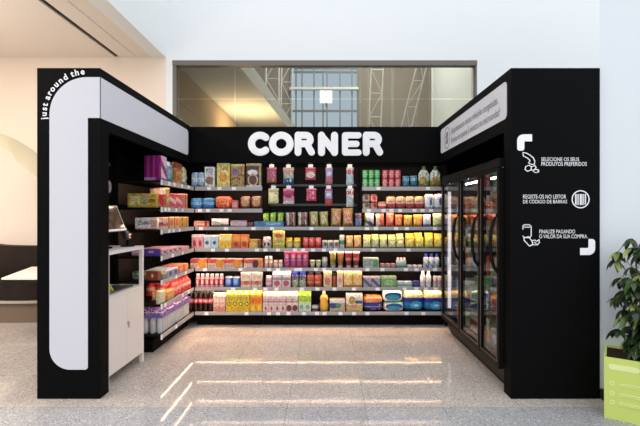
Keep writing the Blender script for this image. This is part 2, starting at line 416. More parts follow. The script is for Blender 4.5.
# curved pendant shade
bm = bmesh.new(); Y = 5.3; prev = None
for i in range(15):
    s = i/14
    px = -22+ s*72; pt = 131+37*s*s; wd = 12+8/(1+math.exp(-(px-17)*.6))
    a = P(px, pt, Y); b = P(px-2, pt+wd, Y-.16)
    c = a+Vector((0, .05, .01)); d = b+Vector((0, .05, .0))
    cur = [bm.verts.new(v) for v in (a, b, d, c)]
    if prev:
        for k in range(4): bm.faces.new((prev[k], prev[(k+1) % 4], cur[(k+1) % 4], cur[k]))
    else: bm.faces.new(cur)
    prev = cur
bm.faces.new(prev[::-1])
t = thing('pendant_lamp', 'cream curved pendant lampshade hanging in the lounge beside the black kiosk', 'lamp')
sh = obj('lamp_shade', bm, mat('cream_shade', (186, 176, 150), .6), t, smooth=True)
obj('cord', tube([P(-14, 136, Y), Vector((PX(-14, Y), Y, ZS))], .004, 6), CAPW, t)

# ------------------------------------------------------------------ the kiosk shell
YFR, YFB = 3.097, 3.22       # front panels, front and back face
XL0, XL1, XR0, XR1 = -2.11, -1.653, 1.327, 1.972
ZT, ZO, YH = 2.40, 1.957, 5.16
kiosk = thing('shop_kiosk', 'black open kiosk shell with white band and white lettering on its header', 'kiosk')
def up(f, d): return lambda x, z: (x, f+d, z)
# left front panel
obj('front_panel', boxes(((XL0, YFR, 0), (XL1, YFB, ZO)), ((XL0, YFR, ZO+.0005), (XL1, YFB, ZT))), BLACK, kiosk)
obj('side_panel', boxes(((XL0, YFB+.001, 0), (XL0+.03, 5.6, ZT))), BLACK, kiosk)
obj('fascia', boxes(((XL1-.04, YFB+.001, ZO), (XL1, YH-.001, ZT))), BLACK, kiosk)
obj('roof_panel', boxes(((XL0+.031, YFB+.001, ZT-.03), (XL1-.041, 5.6, ZT))), BLACK, kiosk)
# right
obj('front_panel', boxes(((XR0, YFR, 0), (XR1, YFB, ZT))), BLACK, kiosk)
obj('side_panel', boxes(((XR1-.03, YFB+.001, 0), (XR1, 5.6, ZT))), BLACK, kiosk)
obj('fascia', boxes(((XR0, YFB+.001, ZO), (XR0+.04, YH-.001, ZT))), BLACK, kiosk)
obj('roof_panel', boxes(((XR0+.041, YFB+.001, ZT-.03), (XR1-.031, 5.6, ZT))), BLACK, kiosk)
obj('back_panel', boxes(((XL0, 5.601, 0), (XR1, 5.63, ZT))), BLACK, kiosk)
# header
hd = obj('header_panel', boxes(((XL1-.04, YH, ZO+.012), (XR0+.04, YH+.05, ZT))), BLACK, kiosk)
# white band: front face part
e = .004
zb1, zb0 = PZ(77.3, YFR), PZ(118, YFR)
xw0, xw1 = PX(49.8, YFR), PX(88, YFR)
bm = bmesh.new()
R = .27
out = rrect(xw0, PZ(369.5, YFR), xw1, zb1, (.15, .02, 0.0001, R), 14)
# replace the top right corner by the arm that runs on to the panel's edge
poly = [p for p in out if not (abs(p[0]-xw1) < .001 and abs(p[1]-zb1) < .002)]
k = max(i for i, p in enumerate(poly) if p[0] > xw1-.03 and p[1] < 1)
poly = poly[:k+1] + [(xw1, zb0), (XL1+e, zb0), (XL1+e, zb1)] + poly[k+1:]
prism(poly, lambda x, z: (x, YFR-e, z), lambda x, z: (x, YFR, z), bm)
band = obj('white_band', bm, WHITEP, kiosk, label='white band with rounded corners')
bm = bmesh.new()
pf = rrect(YFR-e, zb0, 5.04, zb1, (.0001, .05, .05, .0001), 8)
prism(pf, lambda y, z: (XL1+e, y, z), lambda y, z: (XL1, y, z), bm)
obj('white_band', bm, WHITEP, kiosk, label='white band along the inner fascia')
# lettering that follows the curve
s = 'just around the'
LET = mat('white_lettering', (240, 240, 242), .5, .2)
cxx, czz = xw0+R, zb1-R
rt = R+.022
widths = dict(zip('justaroundthe ', (.42, .92, .8, .62, .88, .66, .9, .92, .92, .62, .92, .9, .5, .5)))
wl = {'j': .40, 'u': .92, 's': .76, 't': .60, 'a': .86, 'r': .66, 'o': .92, 'n': .92, 'd': .94, 'h': .92, 'e': .88, ' ': .42}
tot = sum(wl[c] for c in s)
a0, a1 = math.radians(187), math.radians(92); acc = 0
me_all = bmesh.new()
for ch in s:
    wd = wl[ch]; a = a0+(a1-a0)*(acc+wd/2)/tot; acc += wd
    if ch == ' ': continue
    me = text_mesh(ch, .062, .0016, 0, 'CENTER')
    px_, pz_ = cxx+rt*math.cos(a), czz+rt*math.sin(a); th = a-PI/2
    M = Matrix.Translation((px_, YFR-.003, pz_)) @ Matrix.Rotation(-th, 4, 'Y') @ Matrix.Rotation(PI/2, 4, 'X')
    me.transform(M); me_all.from_mesh(me)
me = bpy.data.meshes.new('lettering'); me_all.to_mesh(me); me_all.free(); me.materials.append(LET)
o = link('lettering', me, kiosk); o['label'] = 'white words around the curve'
# CORNER
Ls = 1/4.0; f0, f1 = (lambda x, z: (x, YH-.022, z)), (lambda x, z: (x, YH, z))
def lp(x, y): p = P(240+x*Ls, 120+y*Ls, YH-.02); return (p.x, p.z)
sc_ = Ls*YH/F
def letter(segs, rings=(), r=13.0):
    bm = bmesh.new()
    for s_ in segs: stroke([lp(*p) for p in s_], r*sc_, f0, f1, bm)
    for (x, y, rx, ry, d0, d1) in rings:
        c = lp(x, y); ring_band(c[0], c[1], rx*sc_, ry*sc_, r*sc_, f0, f1, bm, math.radians(d0), math.radians(d1), 36)
        for d in (d0, d1):
            t_ = math.radians(d); 
            if d1-d0 < 359: prism([(c[0]+rx*sc_*math.cos(t_)+r*sc_*math.cos(q*PI/8), c[1]+ry*sc_*math.sin(t_)+r*sc_*math.sin(q*PI/8)) for q in range(16)], f0, f1, bm)
    o = obj('letter', bm, LET, kiosk); o['label'] = 'raised white rounded capital letter'
letter([[(80+34*math.cos(math.radians(t)), 95-34*math.sin(math.radians(t))) for t in range(48, 313, 12)]], r=14)
letter([], [(165, 95, 35, 34, 0, 360)], 14)
def arch(x, y, r, a0, a1, n=10): return [(x+r*math.cos(math.radians(a0+(a1-a0)*i/n)), y-r*math.sin(math.radians(a0+(a1-a0)*i/n))) for i in range(n+1)]
def Rl(x): return [[(x+13, 60), (x+13, 130)], [(x+13, 61), (x+45, 61)]+arch(x+45, 78, 17, 90, -90)+[(x+13, 95)], [(x+48, 95), (x+67, 129)]]
letter([*Rl(219)], r=13.5)
letter([[(326, 61), (326, 130)], [(326, 64), (378, 127)], [(378, 61), (378, 130)]], r=14)
letter([[(420, 61), (420, 130)], [(420, 61), (474, 61)], [(420, 95.5), (466, 95.5)], [(420, 130), (474, 130)]], r=12.2)
letter([*Rl(492)], r=13.5)
# banner on the right fascia
bm = bmesh.new()
prism(rrect(3.165, 2.052, 5.01, 2.33, .04, 6), lambda y, z: (XR0-.004, y, z), lambda y, z: (XR0, y, z), bm)
bn = obj('banner', bm, WHITEP, kiosk, label='white banner on the inner fascia')
GTX = mat('grey_ink', (112, 112, 116), .6, .2)
fit_text('lettering', 'Experimente as nossas refeições congeladas.', GTX, (XR0-.004, 4.58, 2.18), (0, -1, 0), (0, 0, 1), 1.26, .085, bn)
fit_text('lettering', 'Prontas em apenas 5 minutos no microondas!', GTX, (XR0-.004, 4.58, 2.08), (0, -1, 0), (0, 0, 1), 1.29, .085, bn)
bm = bmesh.new(); g0, g1 = (lambda y, z: (XR0-.0055, y, z)), (lambda y, z: (XR0-.004, y, z))
ring_band(4.745, 2.19, .105, .115, .004, g0, g1, bm)
for dy in (-.035, 0, .035): stroke([(4.745+dy+.01*math.sin(q*1.6), 2.125+.016*q) for q in range(9)], .004, g0, g1, bm, seg=6)
obj('icon', bm, GTX, bn)
# graphics on the right front panel
fr0, fr1 = (lambda x, z: (x, YFR-.002, z)), (lambda x, z: (x, YFR, z))
def fp(px, py): p = P(px, py, YFR); return (p.x, p.z)
def gl(lines, ox, oy, sc0=6.09, r=.38):
    bm = bmesh.new()
    for l, closed in lines: stroke([fp(ox+x/sc0, oy+y/sc0) for x, y in l], r*YFR/F, fr0, fr1, bm, closed, 8)
    return bm
def bracket(pts, name='bracket_mark'):
    bm = bmesh.new(); prism([fp(*p) for p in pts], fr0, fr1, bm); o = obj(name, bm, LET, kiosk); o['label'] = 'white rounded corner mark'
def arcp(cx, cy, r, a0, a1, n=8): return [(cx+r*math.cos(math.radians(a0+(a1-a0)*i/n)), cy-r*math.sin(math.radians(a0+(a1-a0)*i/n))) for i in range(n+1)]
bracket([(532, 134.3), (532, 141.4), (524.3, 141.4), (524.3, 148.5)] + arcp(522, 148.5, 2.2, 0, -90, 4) + arcp(519.5, 148.3, 2.4, -90, -180, 4) + arcp(523.3, 140.6, 6.2, 180, 90))
bracket([(588.4, 238.9)] + arcp(592, 242, 3, 90, 0, 4) + [(595, 248.5)] + arcp(588.6, 248.6, 6.4, 0, -90) + [(580, 255), (580, 248), (587.6, 248), (588.4, 247.2)])
obj('icon', gl([([(78, 138), (95, 140), (118, 152), (140, 170), (150, 192), (148, 208), (130, 210), (112, 200), (122, 186), (104, 170), (80, 158)], 1), ([(95, 222), (115, 215), (130, 224), (126, 244), (106, 252), (90, 240)], 1), ([(130, 224), (150, 216), (158, 230), (148, 244), (126, 244)], 1), ([(150, 238), (172, 244), (172, 256), (156, 260), (140, 252)], 1)], 510, 130), LET, kiosk, label='white outline drawing of a hand over fruit')
bm = gl([([(78, 285-45), (78, 235-15), (86, 212), (118, 212), (128, 222), (128, 280), (118, 290), (86, 290), (78, 280)], 0), ([(86, 226), (118, 226)], 0), ([(84, 292), (112, 284), (132, 310), (138, 330), (118, 342), (84, 306)], 1), ([(132, 310), (150, 304), (162, 312), (176, 302), (178, 320), (166, 334), (140, 334)], 1), ([(146, 318), (160, 326)], 0)], 510, 190)
obj('icon', bm, LET, kiosk, label='white outline drawing of a hand with a card and terminal')
bm = bmesh.new(); c = fp(580.5, 199.3)
ring_band(c[0], c[1], 8.5*YFR/F, 8.5*YFR/F, .5*YFR/F, fr0, fr1, bm)
x = 575.0
for i, wd in enumerate((1.2, .5, .9, .4, 1.3, .6, .9, .5, 1.1)):
    a, b = fp(x, 204.5 if i in (0, 8) else 205), fp(x+wd*.8, 194); x += 1.25
    prism([(a[0], a[1]), (b[0], a[1]), (b[0], b[1]), (a[0], b[1])], fr0, fr1, bm)
obj('icon', bm, LET, kiosk, label='white barcode in a circle')
for s_, x0, x1, yb, yt in (('SELECIONE OS SEUS', 541.2, 579, 161.2, 157.4), ('PRODUTOS PREFERIDOS', 541.2, 586.7, 165.9, 162), ('REGISTE-OS NO LEITOR', 523, 566, 198.6, 194.6), ('DE CÓDIGO DE BARRAS', 523, 567, 203.4, 198.9), ('FINALIZE PAGANDO', 539.2, 575, 233.4, 229.6), ('O VALOR DA SUA COMPRA.', 539.2, 587.5, 238.3, 234.4)):
    p = P(x0, yb, YFR); fit_text('lettering', s_, LET, (p.x, YFR, p.z), (1, 0, 0), (0, 0, 1), (x1-x0)*YFR/F, (yb-yt)*YFR/F, kiosk, 0, .0015)
# stickers on the side panel above the counter
bm = bmesh.new(); xs_ = XL0+.03
prism(rrect(3.98, 1.545, 4.10, 1.66, .05, 6), lambda y, z: (xs_+.002, y, z), lambda y, z: (xs_, y, z), bm)
obj('sticker', bm, mat('grey_sticker', (150, 150, 152), .6), kiosk, label='round white sticker')
fit_text('lettering', 'CORNER', mat('dim_lettering', (150, 150, 150), .6), (xs_, 3.86, 1.80), (0, 1, 0), (0, 0, 1), .22, .03, kiosk)


# ------------------------------------------------------------------ shelving
LV = [1.669, 1.406, 1.19, .934, .70, .468, .175]
LN = ['top', 'second', 'third', 'fourth', 'fifth', 'sixth', 'bottom']
YS = 5.10
XA, XB, XC, XD = -1.59, PX(262.3, YS), PX(362, YS), 1.405
tags_back = {
 0: [209, 219.5, 234, 378.5, 428], 1: [200, 208, 221.5, 229.5, 369, 383.5, 391.5, 400, 414.5, 422.5, 431],
 2: [182, 201, 226, 253.5, 272, 311.5, 341.5, 367, 376, 396, 407, 435], 3: [213, 227, 257, 265.5, 278, 295, 303, 313, 324, 335.5, 373.5, 408.5],
 4: [205, 240.5, 269, 278, 296, 300, 316, 324, 367.5, 382.5, 406, 416.5, 435], 5: [233, 255, 265.5, 276.5, 302, 317.5, 334.5, 354, 377.5, 404.5, 416.5, 426, 436],
 6: [206.5, 246.5, 269, 278, 288.5, 304, 317, 324.5, 340.5, 354, 367.5, 406.5, 423.5]}
def shelf_unit(label, x0, x1, levels, first, last):
    u = thing('shelving_unit', label, 'shelving', (0, 0, 0), 0, 'black shelving bays inside the kiosk')
    obj('back_panel', boxes(((x0+.002, 5.52, 0), (x1-.002, 5.55, 1.95))), BLACKIN, u)
    obj('plinth', boxes(((x0+.002, 5.19, 0), (x1-.002, 5.515, LV[6]-.06))), BLACK, u)
    for k in ((x0+.004, x1-.034) if last else (x0+.004,)): obj('upright', boxes(((k, 5.47, LV[6]+.001), (k+.03, 5.518, 1.95))), BLACKIN, u)
    for i in levels:
        z = LV[i]
        s_ = obj('shelf', boxes(((x0+.002, YS+.012, z-.022), (x1-.002, 5.468, z))), BLACKIN, u)
        zr = z-.042 if i < 2 else z-.036
        obj('price_rail', boxes(((x0+.002, YS, zr), (x1-.002, YS+.011, z+.004))), RAIL, s_)
        if i < 6: obj('light_strip', boxes(((x0+.02, YS+.013, z-.036), (x1-.02, YS+.024, z-.0225))), LED, s_)
        for px in tags_back[i]:
            X = PX(px, YS)
            if x0+.02 < X < x1-.02: obj('price_tag', boxes(((X-.024, YS-.003, z-.036), (X+.024, YS-.0005, z-.001))), PTAG, s_)
    return u
shelf_unit('black shelving bay at the back, with the yellow cereal boxes and cola bottles', XA, XB, range(7), 1, 0)
mid = shelf_unit('black shelving bay at the back, whose upper part holds hanging bags', XB, XC, range(2, 7), 0, 0)
shelf_unit('black shelving bay at the back beside the glass-door fridge, with crisps and nappies', XC, XD, range(7), 0, 1)
for z in (1.70, 1.45): obj('peg_bar', boxes(((XB+.04, 5.49, z), (XC-.04, 5.515, z+.03))), mat('grey_bar', (70, 70, 72), .5), mid)
tag(obj('end_panel', boxes(((XD+.002, 5.13, 0), (XD+.03, 5.55, 1.95))), BLACKIN), 'black upright panel closing the shelving next to the fridge', 'panel')
# warm strip under the header, lighting the top shelf and the hanging bags
obj('light_strip', boxes(((XL1+.03, YH+.051, ZO+.018), (XR0-.02, YH+.066, ZO+.038))), LEDH, kiosk)
# side shelving
XSF, YS0 = -1.60, 4.125
XSB = XL0+.035
u = thing('shelving_unit', 'black side shelving between the white counter and the back wall bays', 'shelving', (0, 0, 0), 0, 'black shelving bays inside the kiosk')
obj('back_panel', boxes(((XSB, YS0, 0), (XSB+.02, 5.5, 1.93))), BLACKIN, u)
obj('plinth', boxes(((XSB+.021, YS0+.02, 0), (XSF-.10, 5.18, LV[6]-.06))), BLACK, u)
obj('upright', boxes(((XSB+.021, YS0, LV[6]), (XSB+.05, YS0+.03, 1.93))), BLACKIN, u)
side_tags = {0: (4.3, 4.45, 4.68, 4.9), 1: (4.2, 4.3, 4.5, 4.7), 2: (4.3, 4.42, 4.6), 3: (4.4, 4.7), 4: (4.5, 4.8), 5: (4.2, 4.7, 4.9), 6: (4.5,)}
for i in range(7):
    z = LV[i]
    s_ = obj('shelf', boxes(((XSB+.051, YS0, z-.022), (XSF-.012, YS+.36, z))), BLACKIN, u)
    y1 = YS-.002
    zr = z-.042 if i < 2 else z-.036
    obj('price_rail', boxes(((XSF-.011, YS0, zr), (XSF, y1, z+.004))), RAIL, s_)
    if i < 6: obj('light_strip', boxes(((XSF-.024, YS0+.02, z-.036), (XSF-.013, y1-.02, z-.0225))), LED, s_)
    obj('end_cap', boxes(((XSF-.012, YS0-.012, z-.044), (XSF+.002, YS0-.001, z+.005))), CAPW, s_)
    for y in side_tags[i]: obj('price_tag', boxes(((XSF+.0005, y-.024, z-.036), (XSF+.003, y+.024, z-.001))), PTAG, s_)


# ------------------------------------------------------------------ products
def recolor(bm, i):
    for f in bm.faces: f.material_index = i
    return bm
def pillow(w, d, h, seed=0, knot=False):
    bm = bmesh.new(); nu, nv = 10, 12; rnd = random.Random(seed); o = Vector((rnd.random()*9, rnd.random()*9, 0))
    g = {}
    for s in (-1, 1):
        for i in range(nu+1):
            for j in range(nv+1):
                if s == 1 and (i in (0, nu) or j in (0, nv)): g[s, i, j] = g[-1, i, j]; continue
                u, v = i/nu*2-1, j/nv*2-1
                if knot:
                    wid = 1 if v < .25 else max(.16, 1-1.25*(v-.25)) if v < .82 else .16+1.6*(v-.82)
                else: wid = 1-.10*(1-abs(v)**3)-.05*max(0, abs(v)-.8)/.2+.05*noise.noise(Vector((v*2.5, s*0, 4))+o)
                t = (1-u**4)**.6*(1-abs(v)**5)**.8 if abs(v) < .999 and abs(u) < .999 else 0
                if knot: t *= min(1, wid*1.1)
                else: t *= 1-.35*max(0, v)
                wr = (noise.noise(Vector((u*2.2, v*2.8, s*3))+o)*.6+noise.noise(Vector((u*5, v*5, s*3))+o)*.25)*t
                x = u*w/2*wid; z = (v+1)/2*h
                if not knot and j in (0, nv): z += .0
                g[s, i, j] = bm.verts.new((x, s*d/2*(t*.9+wr)+ (0 if knot else .0), z))
    for s in (-1, 1):
        for i in range(nu):
            for j in range(nv):
                bm.faces.new((g[s, i, j], g[s, i+1, j], g[s, i+1, j+1], g[s, i, j+1]))
    return bm
def softbox(w, d, h, r, sag=.0, seed=0):
    bm = bmesh.new(); bmesh.ops.create_cube(bm, size=1)
    bmesh.ops.subdivide_edges(bm, edges=bm.edges[:], cuts=5, use_grid_fill=True)
    o = Vector((seed*3.1, 1, 2))
    for v in bm.verts:
        c = v.co*2; l = max(abs(c.x), abs(c.y), abs(c.z)); n_ = (abs(c.x)**5+abs(c.y)**5+abs(c.z)**5)**.2
        c = c*(l/n_)*(1+.05*noise.noise(c*1.6+o))
        v.co = Vector((c.x*w/2, c.y*d/2, (c.z+1)*h/2))
    z0 = min(v.co.z for v in bm.verts)
    for v in bm.verts: v.co.z -= z0
    return bm

def build(kind, w, d, h, m, o):
    """-> [(part name, mesh, label, [sub-parts])]"""
    g = o.get
    if kind == 'box':
        b = min(.003, w*.05); bm = bev(boxes(((-w/2, -d/2, 0), (w/2, d/2, h))), b, 1)
        return [('body', mesh('box', bm, m), None)]
    if kind == 'softbox':
        return [('body', mesh('pack', softbox(w, d, h, .1, seed=g('seed', 0)), m, True), None)]
    if kind == 'bag':
        return [('body', mesh('bag', pillow(w, d, h, g('seed', 0)), m, True), None)]
    if kind == 'bread':
        bm = pillow(w, d, h, g('seed', 0), True)
        return [('bag', mesh('bag', bm, m, True), None), ('clip', mesh('clip', boxes(((-w*.1, -d*.12, h*.80), (w*.1, d*.12, h*.84))), g('cap')), 'closing clip')]
    if kind == 'can':
        r = w/2; bm = lathe([(0, 0), (r*.86, 0), (r, h*.05), (r, h*.94), (r*.88, h)], 14)
        lid = lathe([(0, h*.985), (r*.80, h*.985), (r*.88, h), (r*.84, h*1.01)], 14)
        return [('body', mesh('can', bm, m, True), None), ('lid', mesh('lid', lid, g('cap', CHROME), True), None)]
    if kind == 'jar':
        r = w/2; bm = lathe([(0, 0), (r*.9, 0), (r, h*.06), (r, h*.70), (r*.8, h*.78), (0, h*.78)], 14)
        lid = lathe([(0, h*.78), (r*.84, h*.78), (r*.84, h), (0, h)], 14)
        return [('body', mesh('jar', bm, m, True), None), ('lid', mesh('lid', lid, g('cap', CAPW), True), None)]
    if kind == 'cup':
        r = w/2; bm = lathe([(0, 0), (r*.62, 0), (r*.66, h*.04), (r*.98, h*.93), (0, h*.93)], 16)
        lid = lathe([(0, h*.93), (r*1.0, h*.93), (r*1.0, h*.97), (r*.8, h), (0, h)], 16)
        return [('cup', mesh('cup', bm, m, True), None), ('lid', mesh('lid', lid, g('cap', CAPW), True), None)]
    if kind == 'carton':
        bm = bev(boxes(((-w/2, -d/2, 0), (w/2, d/2, h*.80))), .002, 1)
        top = bmesh.new(); a = [top.verts.new(p) for p in ((-w/2, -d/2, h*.80), (w/2, -d/2, h*.80), (w/2, d/2, h*.80), (-w/2, d/2, h*.80), (-w/2, 0, h*.93), (w/2, 0, h*.93))]
        for f in ((0, 1, 5, 4), (2, 3, 4, 5), (1, 2, 5), (3, 0, 4)): top.faces.new([a[i] for i in f])
        box(top, (-w/2, -.002, h*.925), (w/2, .002, h*.985))
        cap = lathe([(0, 0), (w*.2, 0), (w*.2, .016), (0, .016)], 12); cap.transform(Matrix.Translation((0, -d*.27, h*.865)) @ Matrix.Rotation(math.atan2(h*.13, d/2), 4, 'X'))
        return [('body', mesh('carton', bm, m), None), ('gable_top', mesh('gable_top', top, g('top', CAPW)), None), ('cap', mesh('cap', cap, g('cap', CAPW), True), None)]
    if kind == 'bottle':
        r = w/2; sh = g('sh', .62); nk = r*g('nk', .34)
        liquid = lathe([(0, 0), (r*.9, 0), (r, h*.04), (r, h*.28), (r*.93, h*.33), (r*.93, h*.36), (r, h*.4), (r, h*sh), (r*.86, h*(sh+.1)), (nk*1.2, h*.88), (nk, h*.93), (0, h*.93)], 14)
        lab = lathe([(r*1.015, h*g('l0', .36)), (r*1.02, h*g('l0', .36)), (r*1.02, h*g('l1', .6)), (r*1.015, h*g('l1', .6))], 14)
        cap = lathe([(0, h*.925), (nk*1.25, h*.925), (nk*1.25, h), (0, h)], 12)
        return [('body', mesh('bottle', liquid, m, True), None), ('label_sleeve', mesh('label_sleeve', lab, g('lab'), True), None), ('cap', mesh('cap', cap, g('cap', CAPW), True), None)]
    if kind == 'flatbottle':       # shampoo / lotion bottle
        r = w/2; bm = lathe([(0, 0), (r*.9, 0), (r, h*.05), (r, h*.62), (r*.8, h*.76), (0, h*.8)], 16, sy=min(1, d/w))
        cap = lathe([(0, h*.77), (r*.55, h*.77), (r*.5, h), (0, h)], 12, sy=.8)
        return [('body', mesh('bottle', bm, m, True), None), ('cap', mesh('cap', cap, g('cap', CAPW), True), None)]
    if kind == 'syrup':            # waisted squeeze bottle
        r = w/2; bm = lathe([(0, 0), (r*.85, 0), (r*.95, h*.05), (r, h*.3), (r*.78, h*.45), (r*.95, h*.6), (r*.7, h*.76), (r*.35, h*.82), (0, h*.82)], 18)
        cap = lathe([(0, h*.81), (r*.36, h*.81), (r*.34, h*.92), (r*.12, h), (0, h)], 12)
        return [('body', mesh('bottle', bm, m, True), None), ('cap', mesh('cap', cap, g('cap', CAPW), True), None)]
    if kind == 'tray':             # display tray with a lip
        t = .004; bm = boxes(((-w/2, -d/2, 0), (w/2, d/2, t)), ((-w/2, -d/2, t), (w/2, -d/2+t, h)), ((-w/2, d/2-t, t), (w/2, d/2, h)), ((-w/2, -d/2+t, t), (-w/2+t, d/2-t, h)), ((w/2-t, -d/2+t, t), (w/2, d/2-t, h)))
        return [('body', mesh('tray', bm, m), None)]
    if kind == 'soap':
        return [('body', mesh('tub', lathe([(0, 0), (w*.42, 0), (w*.5, h*.25), (w*.5, h*.7), (w*.4, h), (0, h)], 16), m, True), None)]
    if kind == 'multipack':        # three small bottles in a sleeve
        parts = [('sleeve', mesh('sleeve', bev(boxes(((-w/2, -d/2, 0), (w/2, d/2, h*.72))), .003, 1), m), None)]
        r = w/7; bm = [lathe([(0, h*.725), (r, h*.725), (r, h*.93), (r*.6, h), (0, h)], 12, c=(x, -d*.1)) for x in (-w*.33, 0, w*.33)]
        return parts + [('cap', mesh('cap', b, g('cap'), True), None) for b in bm]
    raise ValueError(kind)

_cache = {}
def make(kind, w, d, h, m, o, name, label, cat, loc, rz=0, group=None, lean=0):
    key = (kind, round(w, 3), round(d, 3), round(h, 3), m.name, o.get('seed', 0), str(sorted((k, v.name) for k, v in o.items() if hasattr(v, 'name'))))
    if key not in _cache:
        parts = build(kind, w, d, h, m, o)
        if len(parts) == 1: root = link(name, parts[0][1])
        else:
            root = link(name, None)
            for pn, me, lb in parts:
                p = link(pn, me, root)
                if lb: p['label'] = lb
        _cache[key] = root; r = root
    else:
        src = _cache[key]; r = src.copy(); C.objects.link(r); r.name = name
        for ch in list(src.children):
            c = ch.copy(); C.objects.link(c); c.parent = r
    if 'group' in r.keys(): del r['group']
    r.location = loc; r.rotation_euler = (lean, 0, rz)
    if kind == 'bag' and not rz > 1: r.location.z += .006; r.scale.z = random.uniform(.90, .995); r.rotation_euler = (lean-.06, random.uniform(-.045, .045), rz+random.uniform(-.06, .06))
    tag(r, label, cat, group)
    return r

ORD = 'first second third fourth fifth sixth seventh eighth ninth tenth'.split()
NUM = 'zero one two three four five six seven eight nine ten'.split()
def words_(s): return len(s.replace(',', ' ').split())
def lab_(s):
    assert words_(s) <= 16, s
    return s
def place_row(lv, start, items, side=False):
    prev = start; where = f"{LN[lv]} {'side' if side else 'back'} shelf"
    for it in items:
        kind, a, b, yt, n, m, desc, short, name, cat = it[:10]; o = dict(it[10]) if len(it) > 10 else {}
        z = LV[lv]+.0012+o.get('dz', 0)
        if not side:
            x0, x1 = PX(a, 5.15), PX(b, 5.15); htop = PZ(yt, 5.15)
        else:
            x0, x1 = F*1.61/(328-a), F*1.61/(328-b); htop = PZ(yt, x0)
        if lv and not (lv == 2 and 300 < a < 362): htop = min(htop, LV[lv-1]-.04)
        h = htop-z; pitch = (x1-x0)/n; wd = pitch*(.955 if kind not in ('bag',) else .92)
        stack = o.get('stack', 1); hh = h/stack
        d = o.get('d', {'box': .14, 'bag': min(.085, wd*.5), 'softbox': .16}.get(kind, wd if kind != 'carton' else wd*1.0))
        front = 5.122+o.get('dy', 0)
        grp = f"{short} on the {where}"
        for i in range(n):
            for k in range(stack):
                c = x0+pitch*(i+.5); seed = o.get('seed', (i*3+lv) % 4) if kind in ('bag', 'softbox', 'bread') else 0
                oo = dict(o); oo['seed'] = seed
                if n == 1 and stack == 1: lb = f"{desc} next to {prev} on the {where}"
                elif stack > 1:
                    lv_ = ['lower', 'upper'][k] if stack == 2 else ['lowest', 'middle', 'upper'][k]
                    lb = f"{desc}, {lv_} one, {ORD[i]} stack from {prev}, {where}"
                else: lb = f"{desc}, {ORD[i]} of {NUM[n]} from {prev}, {where}"
                jr = random.uniform(-.02, .02) if kind in ('box', 'softbox') else random.uniform(-.3, .3) if kind in ('can', 'jar', 'cup') else random.uniform(-.03, .03)
                jr = 0 if kind in ('box', 'carton', 'tray') and d > .1 and n > 1 else jr
                jy = random.uniform(0, .006)
                if not side: loc = (c, front+d/2+jy, z+k*(hh+.0008)); rz = jr
                else: loc = (XSF-.022-o.get('dy', 0)-d/2-jy, c, z+k*(hh+.0008)); rz = PI/2+jr
                hk = hh-.001
                make(kind, wd, d, hk, m, oo, name, lab_(lb), cat, loc, rz, grp if n*stack > 1 else None)
                if o.get('rear') and k == 0:
                    for q in range(1, o['rear']+1):
                        hr = hk*(o.get('rh', 1))
                        off = d*1.08*q
                        loc2 = (loc[0], loc[1]+off, z) if not side else (loc[0]-off, loc[1], z)
                        lb2 = f"{desc} standing behind the {ORD[i]} from {prev}, {where}" if q == 1 else f"{desc} in rearmost row, {ORD[i]} from {prev}, {where}"
                        make(kind, wd, d, hr, m, oo, name, lab_(lb2), cat, loc2, rz, f"rear {grp}")
        if short: prev = short

A = art
choco = A('6b3a26', (('d', .5, .5, .36, .3, 'c9a27a'), ('t', .1, .9, .7, .95, 'e9c9a0'), ('n', 9, .6, '8f4a2c')))
cola_l = A('c01824', (('t', .05, .95, .25, .8, 'f6e6e4'),))
COLA = mat('cola', (38, 14, 10), .12, .6)
mCan = lambda c, c2='f2f0e8': A(c, (('b', .46, .54, c2), ('t', .2, .8, .1, .4, c2), ('t', .2, .8, .6, .9, c2)))
GLDC = mat('gold_cap', (196, 150, 70), .35); REDC = mat('red_cap', (200, 40, 40), .4); BLUC = mat('blue_cap', (30, 50, 140), .4); LIMC = mat('lime_cap', (120, 190, 50), .4)
YELC = mat('yellow_cap', (240, 190, 40), .4); PURC = mat('purple_cap', (110, 70, 160), .4); BLKC = mat('dark_cap', (40, 36, 36), .4); GRNK = mat('green_leafy_knot', (60, 92, 50), .6)
CREAMC = mat('cream_cap', (232, 214, 186), .45)

